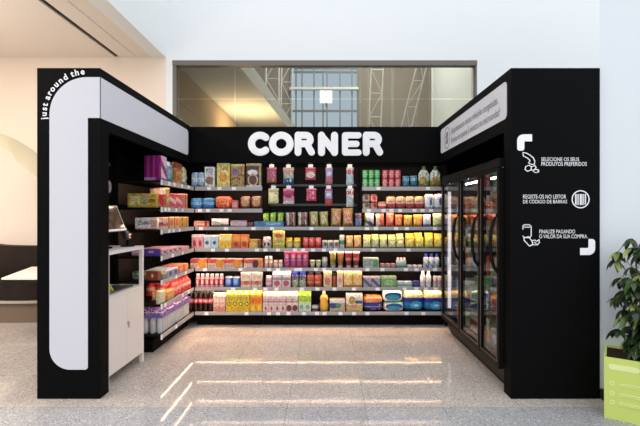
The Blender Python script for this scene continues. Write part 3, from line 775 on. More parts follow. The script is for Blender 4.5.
# ---- back shelf, top
place_row(0, 'side shelf', [
 ('softbox', 191.5, 204.6, 172.5, 2, A('a9c2d8', (('b', .35, .62, 'e6eef4'), ('n', 6, .62, '5a7fa8'))), 'pale blue and white wrapped pack', 'blue packs', 'snack_pack', 'pack', {'d': .1}),
 ('box', 205, 215.2, 167, 1, A('e6e8ea', (('d', .5, .32, .38, .2, 'a07a50'), ('n', 8, .64, '40506a'), ('t', .15, .85, .72, .92, '3a4a66'))), 'white biscuit box with brown biscuits', 'white box', 'biscuit_box', 'box', {'d': .06}),
 ('box', 217, 230.6, 163.4, 1, A('e3cf6a', (('b', .9, 1, 'b8b070'), ('d', .55, .42, .36, .24, 'e8a440'), ('d', .5, .44, .42, .3, 'f2e6b0'), ('d', .5, .42, .34, .22, 'e8a440'), ('t', .3, .9, .72, .88, '7d6a2c'))), 'yellow cereal box with orange hoops', 'yellow cereal', 'cereal_box', 'box', {'d': .06}),
 ('box', 231.2, 245, 164.3, 1, A('b89a5a', (('d', .35, .66, .3, .14, '8a6b9a'), ('n', 7, .56, '7a4a28'), ('b', .92, 1, 'd9cf8a'))), 'gold cereal box with brown print', 'gold cereal', 'cereal_box', 'box', {'d': .06}),
 ('box', 246.2, 261.8, 163.6, 1, A('54301f', (('v', .86, 1, 'a9a06c'), ('b', .9, 1, 'b8b074'), ('d', .44, .62, .36, .12, 'efe6dc'), ('d', .45, .3, .34, .26, 'c8b49c'), ('d', .45, .3, .26, .2, '6a3c26'), ('b', 0, .07, 'e8e4de'))), 'dark brown chocolate cereal box', 'chocolate cereal', 'cereal_box', 'box', {'d': .065}),
])
GR = mCan('3fa84e', 'bfe8b8'); RD = mCan('c43a42', 'f0c0b8')
place_row(0, 'hanging bags', [
 ('can', 362.3, 380, 170.2, 3, GR, 'green tin', 'green tins', 'food_tin', 'tin', {'stack': 2}),
 ('can', 382, 401, 170.2, 3, RD, 'red tin', 'red tins', 'food_tin', 'tin', {'stack': 2}),
 ('bag', 402, 418, 175.5, 2, A('4a8aa2', (('b', .5, .8, '9fc4cc'), ('n', 5, .6, '2f5f80'))), 'small teal snack bag', 'teal bags', 'snack_bag', 'bag', {'d': .07}),
 ('bread', 418.5, 441.5, 166, 2, A('d9dccc', (('b', .8, 1, '4c6a44'), ('b', 0, .3, '9a9a50'), ('d', .4, .35, .3, .16, 'c09a60'), ('n', 5, .66, '6d7f56'))), 'white tied bag with dark green top', 'tied bags', 'bread_bag', 'bag', {'d': .1, 'cap': GRNK}),
])
# ---- second
place_row(1, 'side shelf', [
 ('softbox', 190.5, 214.2, 198, 2, A('3f86c4', (('b', .38, .6, '8cc4ea'), ('n', 6, .64, '1f5fa8'))), 'blue wrapped tissue pack', 'blue packs', 'tissue_pack', 'pack', {'d': .12}),
 ('softbox', 215.2, 231.6, 196.3, 1, A('e8603a', (('s', .3, .5, .9, 'f4a060'), ('n', 5, .6, 'c83040'))), 'orange and red wrapped biscuit pack', 'orange pack', 'biscuit_pack', 'pack', {'d': .12}),
 ('box', 232, 238.8, 200.3, 1, A('c8404a', (('t', .1, .9, .2, .8, 'f0d8d0'),)), 'small red box', 'red box', 'snack_box', 'box', {'d': .08}),
 ('softbox', 239.8, 261.8, 196, 2, choco, 'brown chocolate biscuit pack', 'brown packs', 'biscuit_pack', 'pack', {'d': .12}),
])
place_row(1, 'hanging bags', [
 ('can', 362.6, 370, 194.3, 1, A('c8b8a8', (('d', .5, .5, .3, .3, '70584a'), ('b', .8, 1, '5d4a40'))), 'brown and cream tin', 'brown tins', 'food_tin', 'tin', {'stack': 2}),
 ('can', 370.4, 377.4, 194.3, 1, A('d89a94', (('d', .5, .5, .3, .3, 'b03a3a'), ('b', .8, 1, '703434'))), 'pink and red tin', 'pink tins', 'food_tin', 'tin', {'stack': 2}),
 ('softbox', 378, 386, 201.5, 1, A('d8604a', (('b', .4, .7, 'f2d8c0'),)), 'low red and cream pack', 'low pack', 'snack_pack', 'pack', {'d': .1}),
 ('softbox', 386.4, 424, 196.4, 4, A('eccfae', (('b', 0, .42, 'b03a42'), ('n', 4.5, .58, 'd0604a'), ('b', .85, 1, 'd8c08c'))), 'cream pasta bag with red foot', 'cream pasta', 'pasta_bag', 'bag', {'d': .11}),
 ('softbox', 424.6, 443.4, 194, 2, A('eef2fa', (('d', .62, .5, .12, .28, '3f5fae'), ('n', 4, .68, 'c3d0ea'))), 'white bag with blue mark', 'white bags', 'sugar_bag', 'bag', {'d': .11}),
])
# ---- third
place_row(2, 'side shelf', [
 ('box', 194.3, 208, 221, 1, A('e89a70', (('b', .3, .6, 'f2dcc4'), ('v', .8, 1, 'b02c2c'))), 'flat orange and cream packet', 'flat packet', 'snack_packet', 'packet', {'d': .1}),
 ('bag', 209, 229.5, 218.3, 1, A('ece6e0', (('n', 5, .66, '8a7a74'),)), 'crumpled white snack bag', 'white bag', 'snack_bag', 'bag', {'d': .12}),
 ('box', 230.5, 247, 220.6, 1, A('dcc8c8', (('b', 0, .2, '6a5a8a'), ('b', .8, 1, '8a80a8'), ('t', .1, .9, .3, .7, 'b88a84'))), 'flat lilac and cream packet', 'lilac packet', 'snack_packet', 'packet', {'d': .1}),
 ('softbox', 247.5, 253.4, 222.3, 1, A('6a2a34', (('n', 5, .6, 'b05060'),)), 'small dark red sweet bag', 'red bag', 'sweet_bag', 'bag', {'d': .08}),
 ('tray', 254, 284.4, 221.4, 1, A('2f7fb4', (('t', .4, .9, .3, .8, 'b8e0f0'),)), 'blue cardboard display tray', 'blue tray', 'display_tray', 'tray', {'d': .19}),
 ('bag', 262.6, 283.4, 209.8, 3, A('98c832', (('v', 0, .45, 'd8dc6c'), ('b', 0, .3, 'e8e8a0'), ('n', 4, .66, '3f9a2c'), ('b', .86, 1, '58b828'))), 'lime green crisp bag in the tray', 'lime bags', 'crisp_bag', 'bag', {'dy': .02, 'dz': .006, 'd': .07}),
 ('bag', 285, 308.6, 210.4, 2, A('8a5a54', (('v', .1, .34, 'd6c8bc'), ('v', .72, .86, 'c8b8ac'), ('n', 5, .62, '5a3430'))), 'brown and silver crisp bag', 'brown bags', 'crisp_bag', 'bag', {}),
 ('bag', 309, 329, 210.4, 2, A('b8a86a', (('v', 0, .2, '8f7a40'), ('d', .5, .45, .28, .3, 'dcd4a0'), ('n', 5, .64, '96904c'))), 'olive and tan crisp bag', 'tan bags', 'crisp_bag', 'bag', {}),
 ('bag', 329.8, 354, 207, 2, A('dcaa6c', (('d', .5, .4, .36, .32, 'e8b49c'), ('n', 5, .62, 'c87a50'), ('b', .84, 1, 'c8904c'))), 'large orange and cream crisp bag', 'large bags', 'crisp_bag', 'bag', {'d': .11}),
 ('bag', 354.6, 362, 213, 1, A('7a8ab4', (('b', .6, .9, '8a3038'), ('n', 5, .62, '50608a'))), 'small blue bag with red top', 'small bag', 'snack_bag', 'bag', {}),
 ('bag', 363.6, 374.4, 212.2, 1, A('e2e0dc', (('v', 0, .16, 'c89a4a'), ('s', .4, .3, .55, '4a7a48'), ('d', .6, .25, .22, .12, '3a3a44'))), 'white crisp bag with green print', 'white crisps', 'crisp_bag', 'bag', {}),
 ('bag', 375.4, 385, 213.4, 1, A('d8705a', (('v', 0, .4, 'ecd0b0'), ('n', 5, .66, 'b03030'))), 'red and cream crisp bag', 'cream crisps', 'crisp_bag', 'bag', {}),
 ('bag', 385.4, 394, 213, 1, A('e8604a', (('d', .6, .5, .3, .26, 'f0a884'), ('n', 5, .66, 'c83028'))), 'red crisp bag with pale patch', 'red crisps', 'crisp_bag', 'bag', {}),
 ('bag', 394.4, 402.6, 214, 1, A('e06030', (('d', .5, .4, .34, .26, 'f0b070'),)), 'deep orange crisp bag', 'orange crisps', 'crisp_bag', 'bag', {}),
 ('bag', 403, 422.4, 214.6, 2, A('eca840', (('d', .4, .4, .3, .2, 'f6cc74'), ('n', 5, .66, 'c86c30'))), 'yellow-orange crisp bag', 'amber crisps', 'crisp_bag', 'bag', {}),
 ('bag', 422.6, 431.6, 213.6, 1, A('d6d8ea', (('b', 0, .2, '8a90b8'), ('d', .5, .55, .3, .2, 'f4f4fa'))), 'white and lilac crisp bag', 'lilac crisps', 'crisp_bag', 'bag', {}),
 ('bag', 432.2, 443, 213.6, 1, A('c4d898', (('d', .5, .5, .3, .24, 'e2e6c0'), ('n', 5, .66, '88b060'))), 'pale green crisp bag', 'green crisps', 'crisp_bag', 'bag', {}),
])
# ---- fourth
place_row(3, 'side shelf', [
 ('box', 192, 203.8, 234.4, 2, A('d8a0a8', (('d', .5, .35, .28, .22, 'b03a4c'), ('b', .8, 1, 'ecd8d8'))), 'pink and white small box', 'pink boxes', 'snack_box', 'box', {'d': .08}),
 ('box', 204.2, 219, 235, 2, A('c0dcea', (('d', .45, .42, .26, .14, '3a5f8a'), ('b', .85, 1, 'eef4f6'))), 'pale blue milk carton', 'blue cartons', 'milk_carton', 'carton', {'d': .08}),
 ('box', 219.3, 232, 234.2, 2, A('f0da58', (('b', .6, .85, 'f6efb0'), ('d', .5, .3, .3, .2, 'f0b030'))), 'yellow small box', 'yellow boxes', 'snack_box', 'box', {'d': .08}),
 ('box', 232.4, 248.8, 234.6, 2, A('e87840', (('b', .5, .85, 'f0b04c'), ('d', .5, .3, .3, .2, 'c03c30'))), 'orange and red small box', 'orange boxes', 'snack_box', 'box', {'d': .08}),
 ('box', 249.4, 260.6, 239.2, 1, A('d8aa40', (('v', .75, 1, '7a4a28'), ('d', .35, .4, .25, .3, 'ecc868'))), 'low gold box with brown edge', 'gold box', 'snack_box', 'box', {'d': .1}),
 ('jar', 262, 271.8, 236.8, 1, A('dcd4cc', (('d', .3, .45, .12, .2, '5a3a34'), ('d', .7, .45, .12, .2, '5a3a34'))), 'white jar with dark spots', 'white jar', 'spread_jar', 'jar', {}),
 ('box', 272.8, 285, 230.8, 1, A('dcd05c', (('d', .5, .72, .34, .12, 'c84c3c'), ('b', 0, .22, 'b8a03c'), ('t', .1, .9, .3, .5, '6a7a30'))), 'tall yellow box with red oval', 'tall box', 'cereal_box', 'box', {'d': .07}),
 ('jar', 285.4, 301, 237.8, 2, A('c8b44c', (('d', .5, .4, .3, .3, 'e8de98'),)), 'small yellow mustard jar', 'mustard jars', 'mustard_jar', 'jar', {'cap': YELC}),
 ('can', 302.6, 321.4, 237.8, 3, A('c8343c', (('b', .35, .55, 'e06a60'), ('t', .2, .8, .6, .9, 'f0c8b8'))), 'squat red tin', 'squat tins', 'food_tin', 'tin', {}),
 ('can', 322, 339, 240.2, 3, A('c0b8b8', (('d', .5, .5, .32, .3, '60585a'), ('b', .8, 1, 'e0dcd8'))), 'small grey and white tin', 'grey tins', 'food_tin', 'tin', {}),
 ('can', 339.4, 344.6, 235, 1, A('d8dcd4', (('b', .3, .6, '5a9a6a'),)), 'slim white and green tube', 'slim tube', 'snack_tube', 'tube', {}),
 ('bag', 345.4, 362, 235.6, 2, A('eeb064', (('d', .5, .45, .3, .26, 'f8d49c'), ('n', 5, .67, 'd88a40'))), 'light orange crisp bag', 'orange crisps', 'crisp_bag', 'bag', {}),
 ('bag', 362.8, 404.6, 237.2, 5, A('c8cf84', (('b', 0, .3, 'dfe0b0'), ('d', .5, .5, .3, .2, 'f0ecc0'), ('n', 5, .64, 'a8b858'))), 'pale yellow-green crisp bag', 'pale crisps', 'crisp_bag', 'bag', {'rear': 1, 'rh': 1.3}),
 ('bag', 405.2, 443.6, 236.4, 4, A('dcc838', (('b', 0, .25, 'ece08c'), ('d', .5, .5, .34, .24, 'f2e890'), ('n', 5, .62, 'c8c03c'))), 'bright yellow crisp bag', 'yellow crisps', 'crisp_bag', 'bag', {'rear': 1, 'rh': 1.3}),
])
# ---- fifth
PIZ = A('ead8cc', (('b', .5, 1, 'd8584c'), ('d', .72, .45, .26, .55, 'e89a3c'), ('t', .05, .5, .1, .4, 'a06a5a')))
place_row(4, 'side shelf', [
 ('box', 190.5, 243, 258.8, 3, PIZ, 'red and cream box with orange biscuit', 'biscuit boxes', 'biscuit_box', 'box', {'d': .14}),
 ('box', 243.6, 263.6, 258.8, 1, A('ead8cc', (('b', .5, 1, 'd8584c'), ('d', .62, .4, .16, .5, '4a2c20'), ('v', .78, 1, 'e88c54'))), 'red and cream dark biscuit box', 'dark biscuit box', 'biscuit_box', 'box', {'d': .14}),
 ('jar', 264.6, 272.8, 256, 2, A('d8a88c', (('b', .5, .8, 'ece0d8'),)), 'slim white-capped spice jar', 'spice jars', 'spice_jar', 'jar', {}),
 ('jar', 273.2, 283.2, 260, 2, A('d4a898', (('b', .2, .6, 'e6d0c4'),)), 'short pink spice jar', 'short jars', 'spice_jar', 'jar', {'cap': CREAMC}),
 ('box', 284.2, 308.4, 251.2, 4, A('8a2050', (('d', .5, .7, .32, .14, 'd890b0'), ('d', .5, .28, .3, .16, 'b8447c'), ('t', .1, .9, .42, .52, 'e8b0c8'))), 'tall purple chocolate box', 'purple boxes', 'chocolate_box', 'box', {'d': .06}),
 ('cup', 309.4, 321.4, 260, 2, A('c0c88c', (('b', .3, .7, 'dcdcb8'),)), 'pale green yogurt cup', 'green cups', 'yogurt_cup', 'cup', {'cap': CREAMC}),
 ('can', 322, 327.4, 257, 1, A('9a9ca4', (('b', .6, .9, 'b8bac0'),)), 'slim grey can', 'grey can', 'drink_can', 'can', {}),
 ('cup', 329.4, 336.6, 250.2, 1, A('a08c44', (('b', .35, .55, '6a6a2c'), ('b', 0, .15, 'd8d8d0'), ('n', 5, .6, 'c8a850'))), 'tall olive noodle cup', 'olive cup', 'noodle_cup', 'cup', {}),
 ('cup', 337, 344, 250.2, 1, A('b8743c', (('b', .35, .55, '8a5a2c'), ('b', 0, .15, 'd8d8d0'), ('n', 5, .6, 'd89a5c'))), 'tall amber noodle cup', 'amber cup', 'noodle_cup', 'cup', {}),
 ('cup', 344.8, 360, 250, 2, A('8a2c2c', (('b', .48, .66, 'd89a8c'), ('b', 0, .15, 'd8d0cc'), ('n', 5, .62, 'b04a40'))), 'tall dark red noodle cup', 'red cups', 'noodle_cup', 'cup', {}),
 ('box', 363, 378.8, 257.6, 1, A('b4bcb4', (('r', .6, .95, .05, .8, '5a9a60'), ('t', .05, .55, .2, .8, '707a78'), ('b', .9, 1, 'dde0dc'))), 'grey and green household box', 'green box', 'household_box', 'box', {'d': .12}),
 ('softbox', 380, 395.4, 263.2, 3, A('a06a60', (('n', 6, .55, 'dcb8ac'),)), 'small brown foil packet', 'foil packets', 'foil_packet', 'packet', {'d': .06}),
 ('multipack', 396, 406, 257.4, 1, A('9ac0b4', (('b', .0, .3, '4a7a74'), ('b', .6, 1, 'd8e0dc'))), 'green three-bottle pack with white caps', 'bottle pack', 'bottle_pack', 'pack', {'cap': mat('pinkish_cap', (232, 200, 196), .4), 'd': .05}),
 ('soap', 406.8, 422.4, 264.8, 3, A('ecdcdc', ()), 'small round white tub', 'white tubs', 'cream_tub', 'tub', {}),
 ('flatbottle', 423.2, 439.4, 253.8, 3, A('dfe6f0', (('s', .5, .3, .6, '7a9ac4'), ('b', .3, .42, 'b8c8dc'))), 'white bottle with blue cap', 'blue-capped bottles', 'shampoo_bottle', 'bottle', {'cap': BLUC}),
])
# ---- sixth
place_row(5, 'side shelf', [
 ('bottle', 195.6, 224, 273.8, 6, A('e6b4ac', ()), 'small pink yogurt bottle', 'pink bottles', 'yogurt_bottle', 'bottle', {'lab': A('b83a4c', (('d', .5, .5, .3, .4, 'f0d0d0'),)), 'cap': CAPW, 'nk': .6, 'l0': .15, 'l1': .6}),
 ('can', 224.6, 240.4, 276.4, 2, A('2f5ca8', (('d', .5, .5, .34, .3, '7fb0e4'), ('b', .85, 1, 'c8d4e4'))), 'blue drink can', 'blue cans', 'drink_can', 'can', {}),
 ('box', 241, 262.6, 272, 2, A('ecdcc8', (('b', .15, .42, 'e0a080'), ('d', .5, .3, .24, .14, 'c0643c'), ('t', .1, .9, .6, .8, 'b89a84'))), 'cream carton with orange print', 'cream cartons', 'drink_carton', 'carton', {'d': .08}),
 ('jar', 265.4, 272.2, 275.6, 1, A('c89ab0', (('b', .3, .5, 'ece0e4'),)), 'small lilac jar', 'lilac jar', 'spread_jar', 'jar', {}),
 ('carton', 272.6, 291, 270.8, 2, A('e4ccd0', (('d', .5, .3, .34, .22, 'c8506c'), ('b', .55, .75, '9098a0'))), 'white carton with pink print', 'pink cartons', 'milk_carton', 'carton', {}),
 ('jar', 291.6, 306.4, 271.4, 2, A('98a880', (('b', .5, 1, '3a4060'), ('n', 5, .6, 'c8ccb0'))), 'green jar with dark blue band', 'blue-lidded jars', 'pickle_jar', 'jar', {'cap': BLUC}),
 ('jar', 307, 322, 271.6, 2, A('a84c30', (('b', .3, .5, 'd8906c'), ('n', 5, .62, '7a2c1c'))), 'brown-red sauce jar', 'sauce jars', 'sauce_jar', 'jar', {'cap': BLKC}),
 ('box', 323.4, 331.8, 270.6, 1, A('e8c89c', (('b', .8, 1, 'f0dc9c'), ('d', .5, .35, .34, .26, 'd8806c'))), 'cream and pink soup carton', 'soup carton', 'soup_carton', 'carton', {'d': .07}),
 ('jar', 332.2, 336.6, 273, 1, A('a8522c', ()), 'narrow brown jar', 'brown jar', 'sauce_jar', 'jar', {'cap': BLKC}),
 ('box', 337, 342.8, 270.6, 1, A('f0dcc8', (('b', .8, 1, 'f0dc8c'), ('d', .5, .4, .3, .2, 'e09a84'))), 'slim cream carton', 'slim carton', 'soup_carton', 'carton', {'d': .06}),
 ('box', 343.4, 362, 270.4, 2, A('e8b460', (('b', .72, 1, 'f2dc94'), ('d', .5, .4, .34, .3, 'f0cc8c'), ('b', 0, .14, 'b8742c'))), 'amber carton with cream top', 'amber cartons', 'soup_carton', 'carton', {'d': .08}),
 ('box', 363, 380, 276.4, 2, A('a8a4b4', (('s', .8, .6, .95, '5a4a70'), ('b', .85, 1, 'd4d4d8'))), 'grey and purple household box', 'grey boxes', 'household_box', 'box', {'d': .12}),
 ('box', 380.4, 396.6, 276.2, 1, A('7aa86a', (('b', .8, 1, 'b4ccaa'), ('d', .5, .4, .3, .3, '9cc888'))), 'green household box', 'green box', 'household_box', 'box', {'d': .12}),
 ('box', 397.2, 412, 281.2, 2, A('c8dcdc', (('b', .2, .5, '6aa0a4'),)), 'low white and teal box', 'teal boxes', 'soap_box', 'box', {'d': .08}),
 ('softbox', 412.4, 419.4, 280.6, 1, A('3a3f8a', (('n', 5, .6, '7a80c0'),)), 'small blue sachet pack', 'blue sachet', 'sachet_pack', 'pack', {'d': .06}),
 ('flatbottle', 420, 431.4, 271, 2, A('e8e4e6', (('b', .3, .42, 'c8c4cc'),)), 'large white bottle', 'white bottles', 'detergent_bottle', 'bottle', {}),
 ('can', 432.8, 441.4, 276, 2, A('e2ccca', (('b', .3, .6, 'c8a4a4'),)), 'slim pale pink spray can', 'spray cans', 'spray_can', 'can', {'cap': CAPW}),
])
# ---- bottom
place_row(6, 'side shelf', [
 ('bottle', 188.2, 213.2, 289, 5, COLA, 'cola bottle with red label', 'cola bottles', 'cola_bottle', 'bottle', {'lab': cola_l, 'cap': BLKC, 'rear': 2, 'l0': .38, 'l1': .62}),
 ('carton', 213.6, 226, 292, 2, A('ecc8b4', (('b', .0, .3, 'e0907c'), ('n', 5, .66, 'c8504c'), ('b', .6, .8, 'f0dccc'))), 'pink and cream juice carton', 'pink cartons', 'juice_carton', 'carton', {'top': CREAMC, 'cap': CREAMC}),
 ('carton', 226.4, 250, 289.6, 4, A('f0c820', (('d', .5, .45, .36, .12, '2c2c28'), ('d', .5, .45, .22, .07, 'd8d46c'), ('b', .62, .92, 'd8c84c'), ('d', .5, .75, .3, .14, 'b0a83c'), ('t', .1, .9, .1, .3, 'd89a20'))), 'yellow juice carton with green top', 'yellow cartons', 'juice_carton', 'carton', {'top': LIMC, 'cap': CAPW, 'rear': 1}),
 ('carton', 250.4, 262.4, 289.8, 2, A('f6b828', (('b', .45, .85, 'ec8c28'), ('d', .5, .65, .3, .16, 'd8642c'), ('d', .5, .2, .3, .12, 'f8d850'))), 'orange juice carton with yellow foot', 'orange cartons', 'juice_carton', 'carton', {'top': YELC, 'cap': CREAMC, 'rear': 1}),
 ('carton', 263, 286.2, 291.6, 4, A('f0e2d4', (('b', .58, .66, 'b8507c'), ('b', .7, .78, 'd89ab0'), ('d', .5, .2, .2, .14, 'c8442c'), ('t', .1, .9, .35, .5, 'c0a4a0'))), 'cream carton with pink stripes', 'striped cartons', 'milk_carton', 'carton', {'top': CREAMC, 'cap': CREAMC, 'rear': 1}),
 ('carton', 286.4, 298, 291.6, 2, A('f0e2d4', (('b', .58, .66, 'b8507c'), ('b', .7, .78, 'd89ab0'), ('d', .5, .22, .46, .2, '703024'))), 'striped cream carton with chocolate disc', 'chocolate cartons', 'milk_carton', 'carton', {'top': CREAMC, 'cap': CREAMC, 'rear': 1}),
 ('carton', 298.6, 311, 291.6, 2, A('dce8d8', (('b', .6, 1, 'b4d43c'), ('d', .5, .3, .34, .14, '7ab08c'), ('n', 5, .68, '98c8a0'))), 'pale carton with lime green top', 'lime cartons', 'juice_carton', 'carton', {'top': LIMC, 'cap': LIMC, 'rear': 1}),
 ('softbox', 311.6, 318.6, 305.2, 1, A('b8bcb8', (('b', .2, .5, '303438'),)), 'low grey and white packet', 'low packet', 'snack_packet', 'packet', {'d': .08}),
 ('syrup', 319.2, 328.8, 290.6, 1, mat('golden_oil', (206, 158, 66), .15, .6), 'golden waisted honey bottle', 'honey bottle', 'honey_bottle', 'bottle', {'cap': mat('pink_cap', (226, 170, 150), .4)}),
 ('box', 329.4, 345.4, 299.4, 1, A('c8b890', (('b', .72, 1, 'e8e8e8'), ('r', 0, .45, .3, .72, '28407a'), ('d', .55, .5, .18, .22, '4a9a6a'))), 'low blue and green household box', 'low box', 'household_box', 'box', {'d': .14}),
 ('box', 345.8, 363, 294, 1, A('ecdcc4', (('b', .78, 1, 'f2f0ee'), ('d', .36, .66, .2, .24, 'b89c50'), ('r', .55, .98, .46, .64, '3c3c8c'), ('b', 0, .4, 'd0ac74'))), 'white and tan box with gold disc', 'white-topped box', 'household_box', 'box', {'d': .14}),
 ('softbox', 363.6, 383, 296, 1, A('28348a', (('b', .6, 1, 'e08a50'), ('n', 4, .64, 'f0a878'), ('b', .3, .34, 'c8d0f0'))), 'orange and dark blue nappy pack', 'orange pack', 'nappy_pack', 'pack', {'d': .2}),
])
NAP = A('1c6fae', (('b', .62, .98, 'e4dca0'), ('b', .44, .64, '262c8c'), ('d', .62, .28, .3, .2, '3ab0d4'), ('d', .62, .28, .16, .05, 'd8f0f8')))
for k, (yt, lb) in enumerate(((302.6, 'lower'), (291.2, 'upper'))):
    z0 = LV[6]+.0012 if k == 0 else PZ(302.4, 5.1); z1 = PZ(yt, 5.1)
    make('softbox', .235, .15, z1-z0, A('dfe6e6', (('d', .52, .52, .42, .36, '1f3f8c'), ('d', .5, .42, .34, .2, '2fa4bc'), ('b', .86, 1, '9adcc0'))), {'seed': k+1}, 'wipes_pack', f'{lb} of two stacked rounded wipes packs with blue oval, bottom back shelf', 'pack', (PX(392.8, 5.16)-.004+.012*(1-k), 5.195, z0), 0, 'stacked wipes packs')
place_row(6, 'wipes packs', [
 ('softbox', 403.2, 443.8, 289.6, 2, NAP, 'blue nappy pack with yellow top', 'nappy packs', 'nappy_pack', 'pack', {'d': .2}),
])
# ---- hanging bags on pegs
PEG = mat('peg_steel', (150, 150, 150), .3, .5, .8)
hang = [ # px0, px1, top, bottom, art, description
 (266.5, 276.8, 164, 183, A('c4607c', (('b', .0, .3, 'a86050'), ('n', 5, .62, 'e09ab0'), ('b', .78, .86, '902c48'))), 'pink and brown sweet bag'),
 (282.8, 294.2, 164, 184, A('a8b0a8', (('b', 0, .34, '2c5484'), ('b', .62, .86, 'd08878'), ('n', 5, .62, 'd8d8cc'))), 'pale sweet bag with blue foot'),
 (305, 316.2, 164, 180, A('cc5060', (('d', .5, .4, .4, .26, 'dcd8c8'), ('b', .78, .86, '8a2434'))), 'red and white sweet bag'),
 (325.4, 332.8, 164, 184, A('a8a0c8', (('b', 0, .44, 'c07888'), ('d', .5, .62, .3, .14, 'dcdcec'))), 'narrow lilac sweet bag with pink foot'),
 (346, 353.8, 164, 185, A('b8ccd0', (('b', .62, .86, 'c84860'), ('n', 5, .62, 'e4eaea'))), 'narrow pale blue sweet bag with red top'),
 (268, 279, 185, 203.5, A('d8d09c', (('d', .5, .4, .36, .24, 'ece4c0'), ('b', .78, .86, 'a8a050'))), 'cream sweet bag'),
 (282.8, 294.6, 185, 204, A('d890b4', (('b', .5, .86, 'c02c60'), ('d', .5, .5, .3, .14, '8a1c50'), ('b', 0, .2, 'e8dce4'))), 'magenta and white sweet bag'),
 (306, 316.6, 185, 201, A('d8486c', (('n', 5, .58, 'ecb0bc'), ('b', .78, .86, 'a02440'))), 'bright pink sweet bag'),
 (324.6, 332.6, 185, 206, A('b04c58', (('b', .42, .86, 'a498cc'), ('d', .5, .65, .3, .1, 'e0e0f0'))), 'narrow red sweet bag with lilac top'),
 (346, 353.8, 185, 207, A('c8ccd4', (('b', .68, .86, 'c03c48'), ('n', 5, .62, 'e8eaee'))), 'narrow white sweet bag with red top'),
]
for i, (a, b, t_, bt, m, d_) in enumerate(hang):
    Yh = 5.24 if i < 5 else 5.22
    x0, x1, z1, z0 = PX(a, Yh), PX(b, Yh), PZ(t_+3.4, Yh), PZ(bt, Yh)
    wd = x1-x0; dpt = min(.05, wd*.5)
    r = thing('sweet_bag', f"{d_} hanging in the {'upper' if i < 5 else 'lower'} row between the shelves", 'bag', ((x0+x1)/2, Yh, z0), 0, 'hanging sweet bags')
    link('body', mesh('bag', pillow(wd, dpt, z1-z0, i), m, True), r)
    cx_ = (x0+x1)/2; zt = PZ(t_, Yh)
    link('header_tag', mesh('header_tag', boxes(((-.028, -.0015, z1-z0-.012), (.028, .0015, z1-z0+.036))), PTAG), r)
    pg = tag(obj('display_peg', tube([(cx_, Yh-.06, z1+.042), (cx_, 5.487, z1+.042)], .003, 6), PEG, None), f"steel peg holding the {d_}", 'peg', 'steel pegs of the hanging bags')
# ---- side shelves (facing the aisle)
pu = A('7a1460', (('y', .12, .4, 'b83088'), ('b', .0, .12, 'b08ac0'), ('d', .5, .8, .3, .1, 'f090c8'), ('v', .35, .6, 'b83890'), ('t', .2, .8, .2, .6, 'e880c0')))
for i in range(3):
    m = pu if i else A('7a1460', (('y', .12, .4, 'b83088'), ('v', .03, .97, 'f0bcd8'), ('s', .5, .6, .9, '8a2070'), ('b', 0, .1, '703080')))
    make('box', .15, .052, PZ(155.2, 4.15)-LV[0]-.002, m, {'seed': 0}, 'cereal_box', ['pink-fronted magenta cereal box nearest the aisle, top side shelf', 'magenta cereal box in the middle of three, top side shelf', 'magenta cereal box deepest of three, top side shelf'][i], 'box', (XSF-.05-i*.056, 4.225, LV[0]+.0012), PI/2, 'magenta cereal boxes on the top side shelf')
S = True
place_row(0, 'magenta boxes', [
 ('bag', 169.6, 176.6, 159.8, 1, A('8aa4b4', (('b', .75, 1, 'e0e4e6'), ('n', 5, .6, '48708a'))), 'blue-grey and white bag', 'blue bag', 'snack_bag', 'bag', {'d': .1}),
 ('box', 177, 183.8, 161.8, 1, A('b8742c', (('b', .7, 1, '8a3c20'), ('n', 5, .58, 'dcae5c'))), 'brown and orange box', 'orange box', 'cereal_box', 'box', {'d': .1}),
 ('bag', 184.4, 190.4, 165, 1, A('cfc8a8', (('n', 5, .6, '9a9478'),)), 'cream snack bag', 'cream bag', 'snack_bag', 'bag', {'d': .1}),
], S)
place_row(1, 'shelf end', [
 ('box', 164.6, 167.6, 188.6, 1, A('c83c34', (('b', .7, 1, 'f0d8c0'), ('n', 5, .6, 'e8a08c'))), 'red and cream box', 'red box', 'biscuit_box', 'box', {'d': .13}),
 ('box', 167.8, 171, 187.6, 1, A('c89a50', (('d', .5, .5, .3, .3, 'f0d894'), ('n', 5, .6, 'a05c34'))), 'gold and brown box', 'gold box', 'biscuit_box', 'box', {'d': .13}),
 ('box', 171.4, 184, 193, 2, A('dc4c50', (('s', .3, .5, .8, 'f0c0c0'), ('n', 5, .66, 'f4e4e0'))), 'red and white box', 'red boxes', 'biscuit_box', 'box', {'d': .16}),
 ('box', 184.3, 188.6, 193.4, 1, A('e08c60', (('v', .4, .6, 'a02c34'),)), 'orange and red box', 'orange box', 'biscuit_box', 'box', {'d': .16}),
], S)
place_row(2, 'shelf end', [
 ('box', 164.6, 170, 217.4, 1, A('e8b8a0', (('b', .3, .6, 'b04c48'), ('n', 5, .6, 'f0dcc8'))), 'pink and cream box', 'pink box', 'biscuit_box', 'box', {'d': .2}),
 ('box', 170.4, 181, 217, 2, A('ecc078', (('d', .5, .5, .3, .3, 'd86c3c'), ('v', 0, .1, 'b83030'))), 'orange and yellow box', 'orange boxes', 'biscuit_box', 'box', {'d': .2}),
 ('box', 181.4, 190, 217, 2, A('d8a040', (('v', .4, .6, '5a3a20'), ('n', 5, .62, 'f0d080'))), 'gold box with dark stripe', 'gold boxes', 'biscuit_box', 'box', {'d': .2}),
], S)
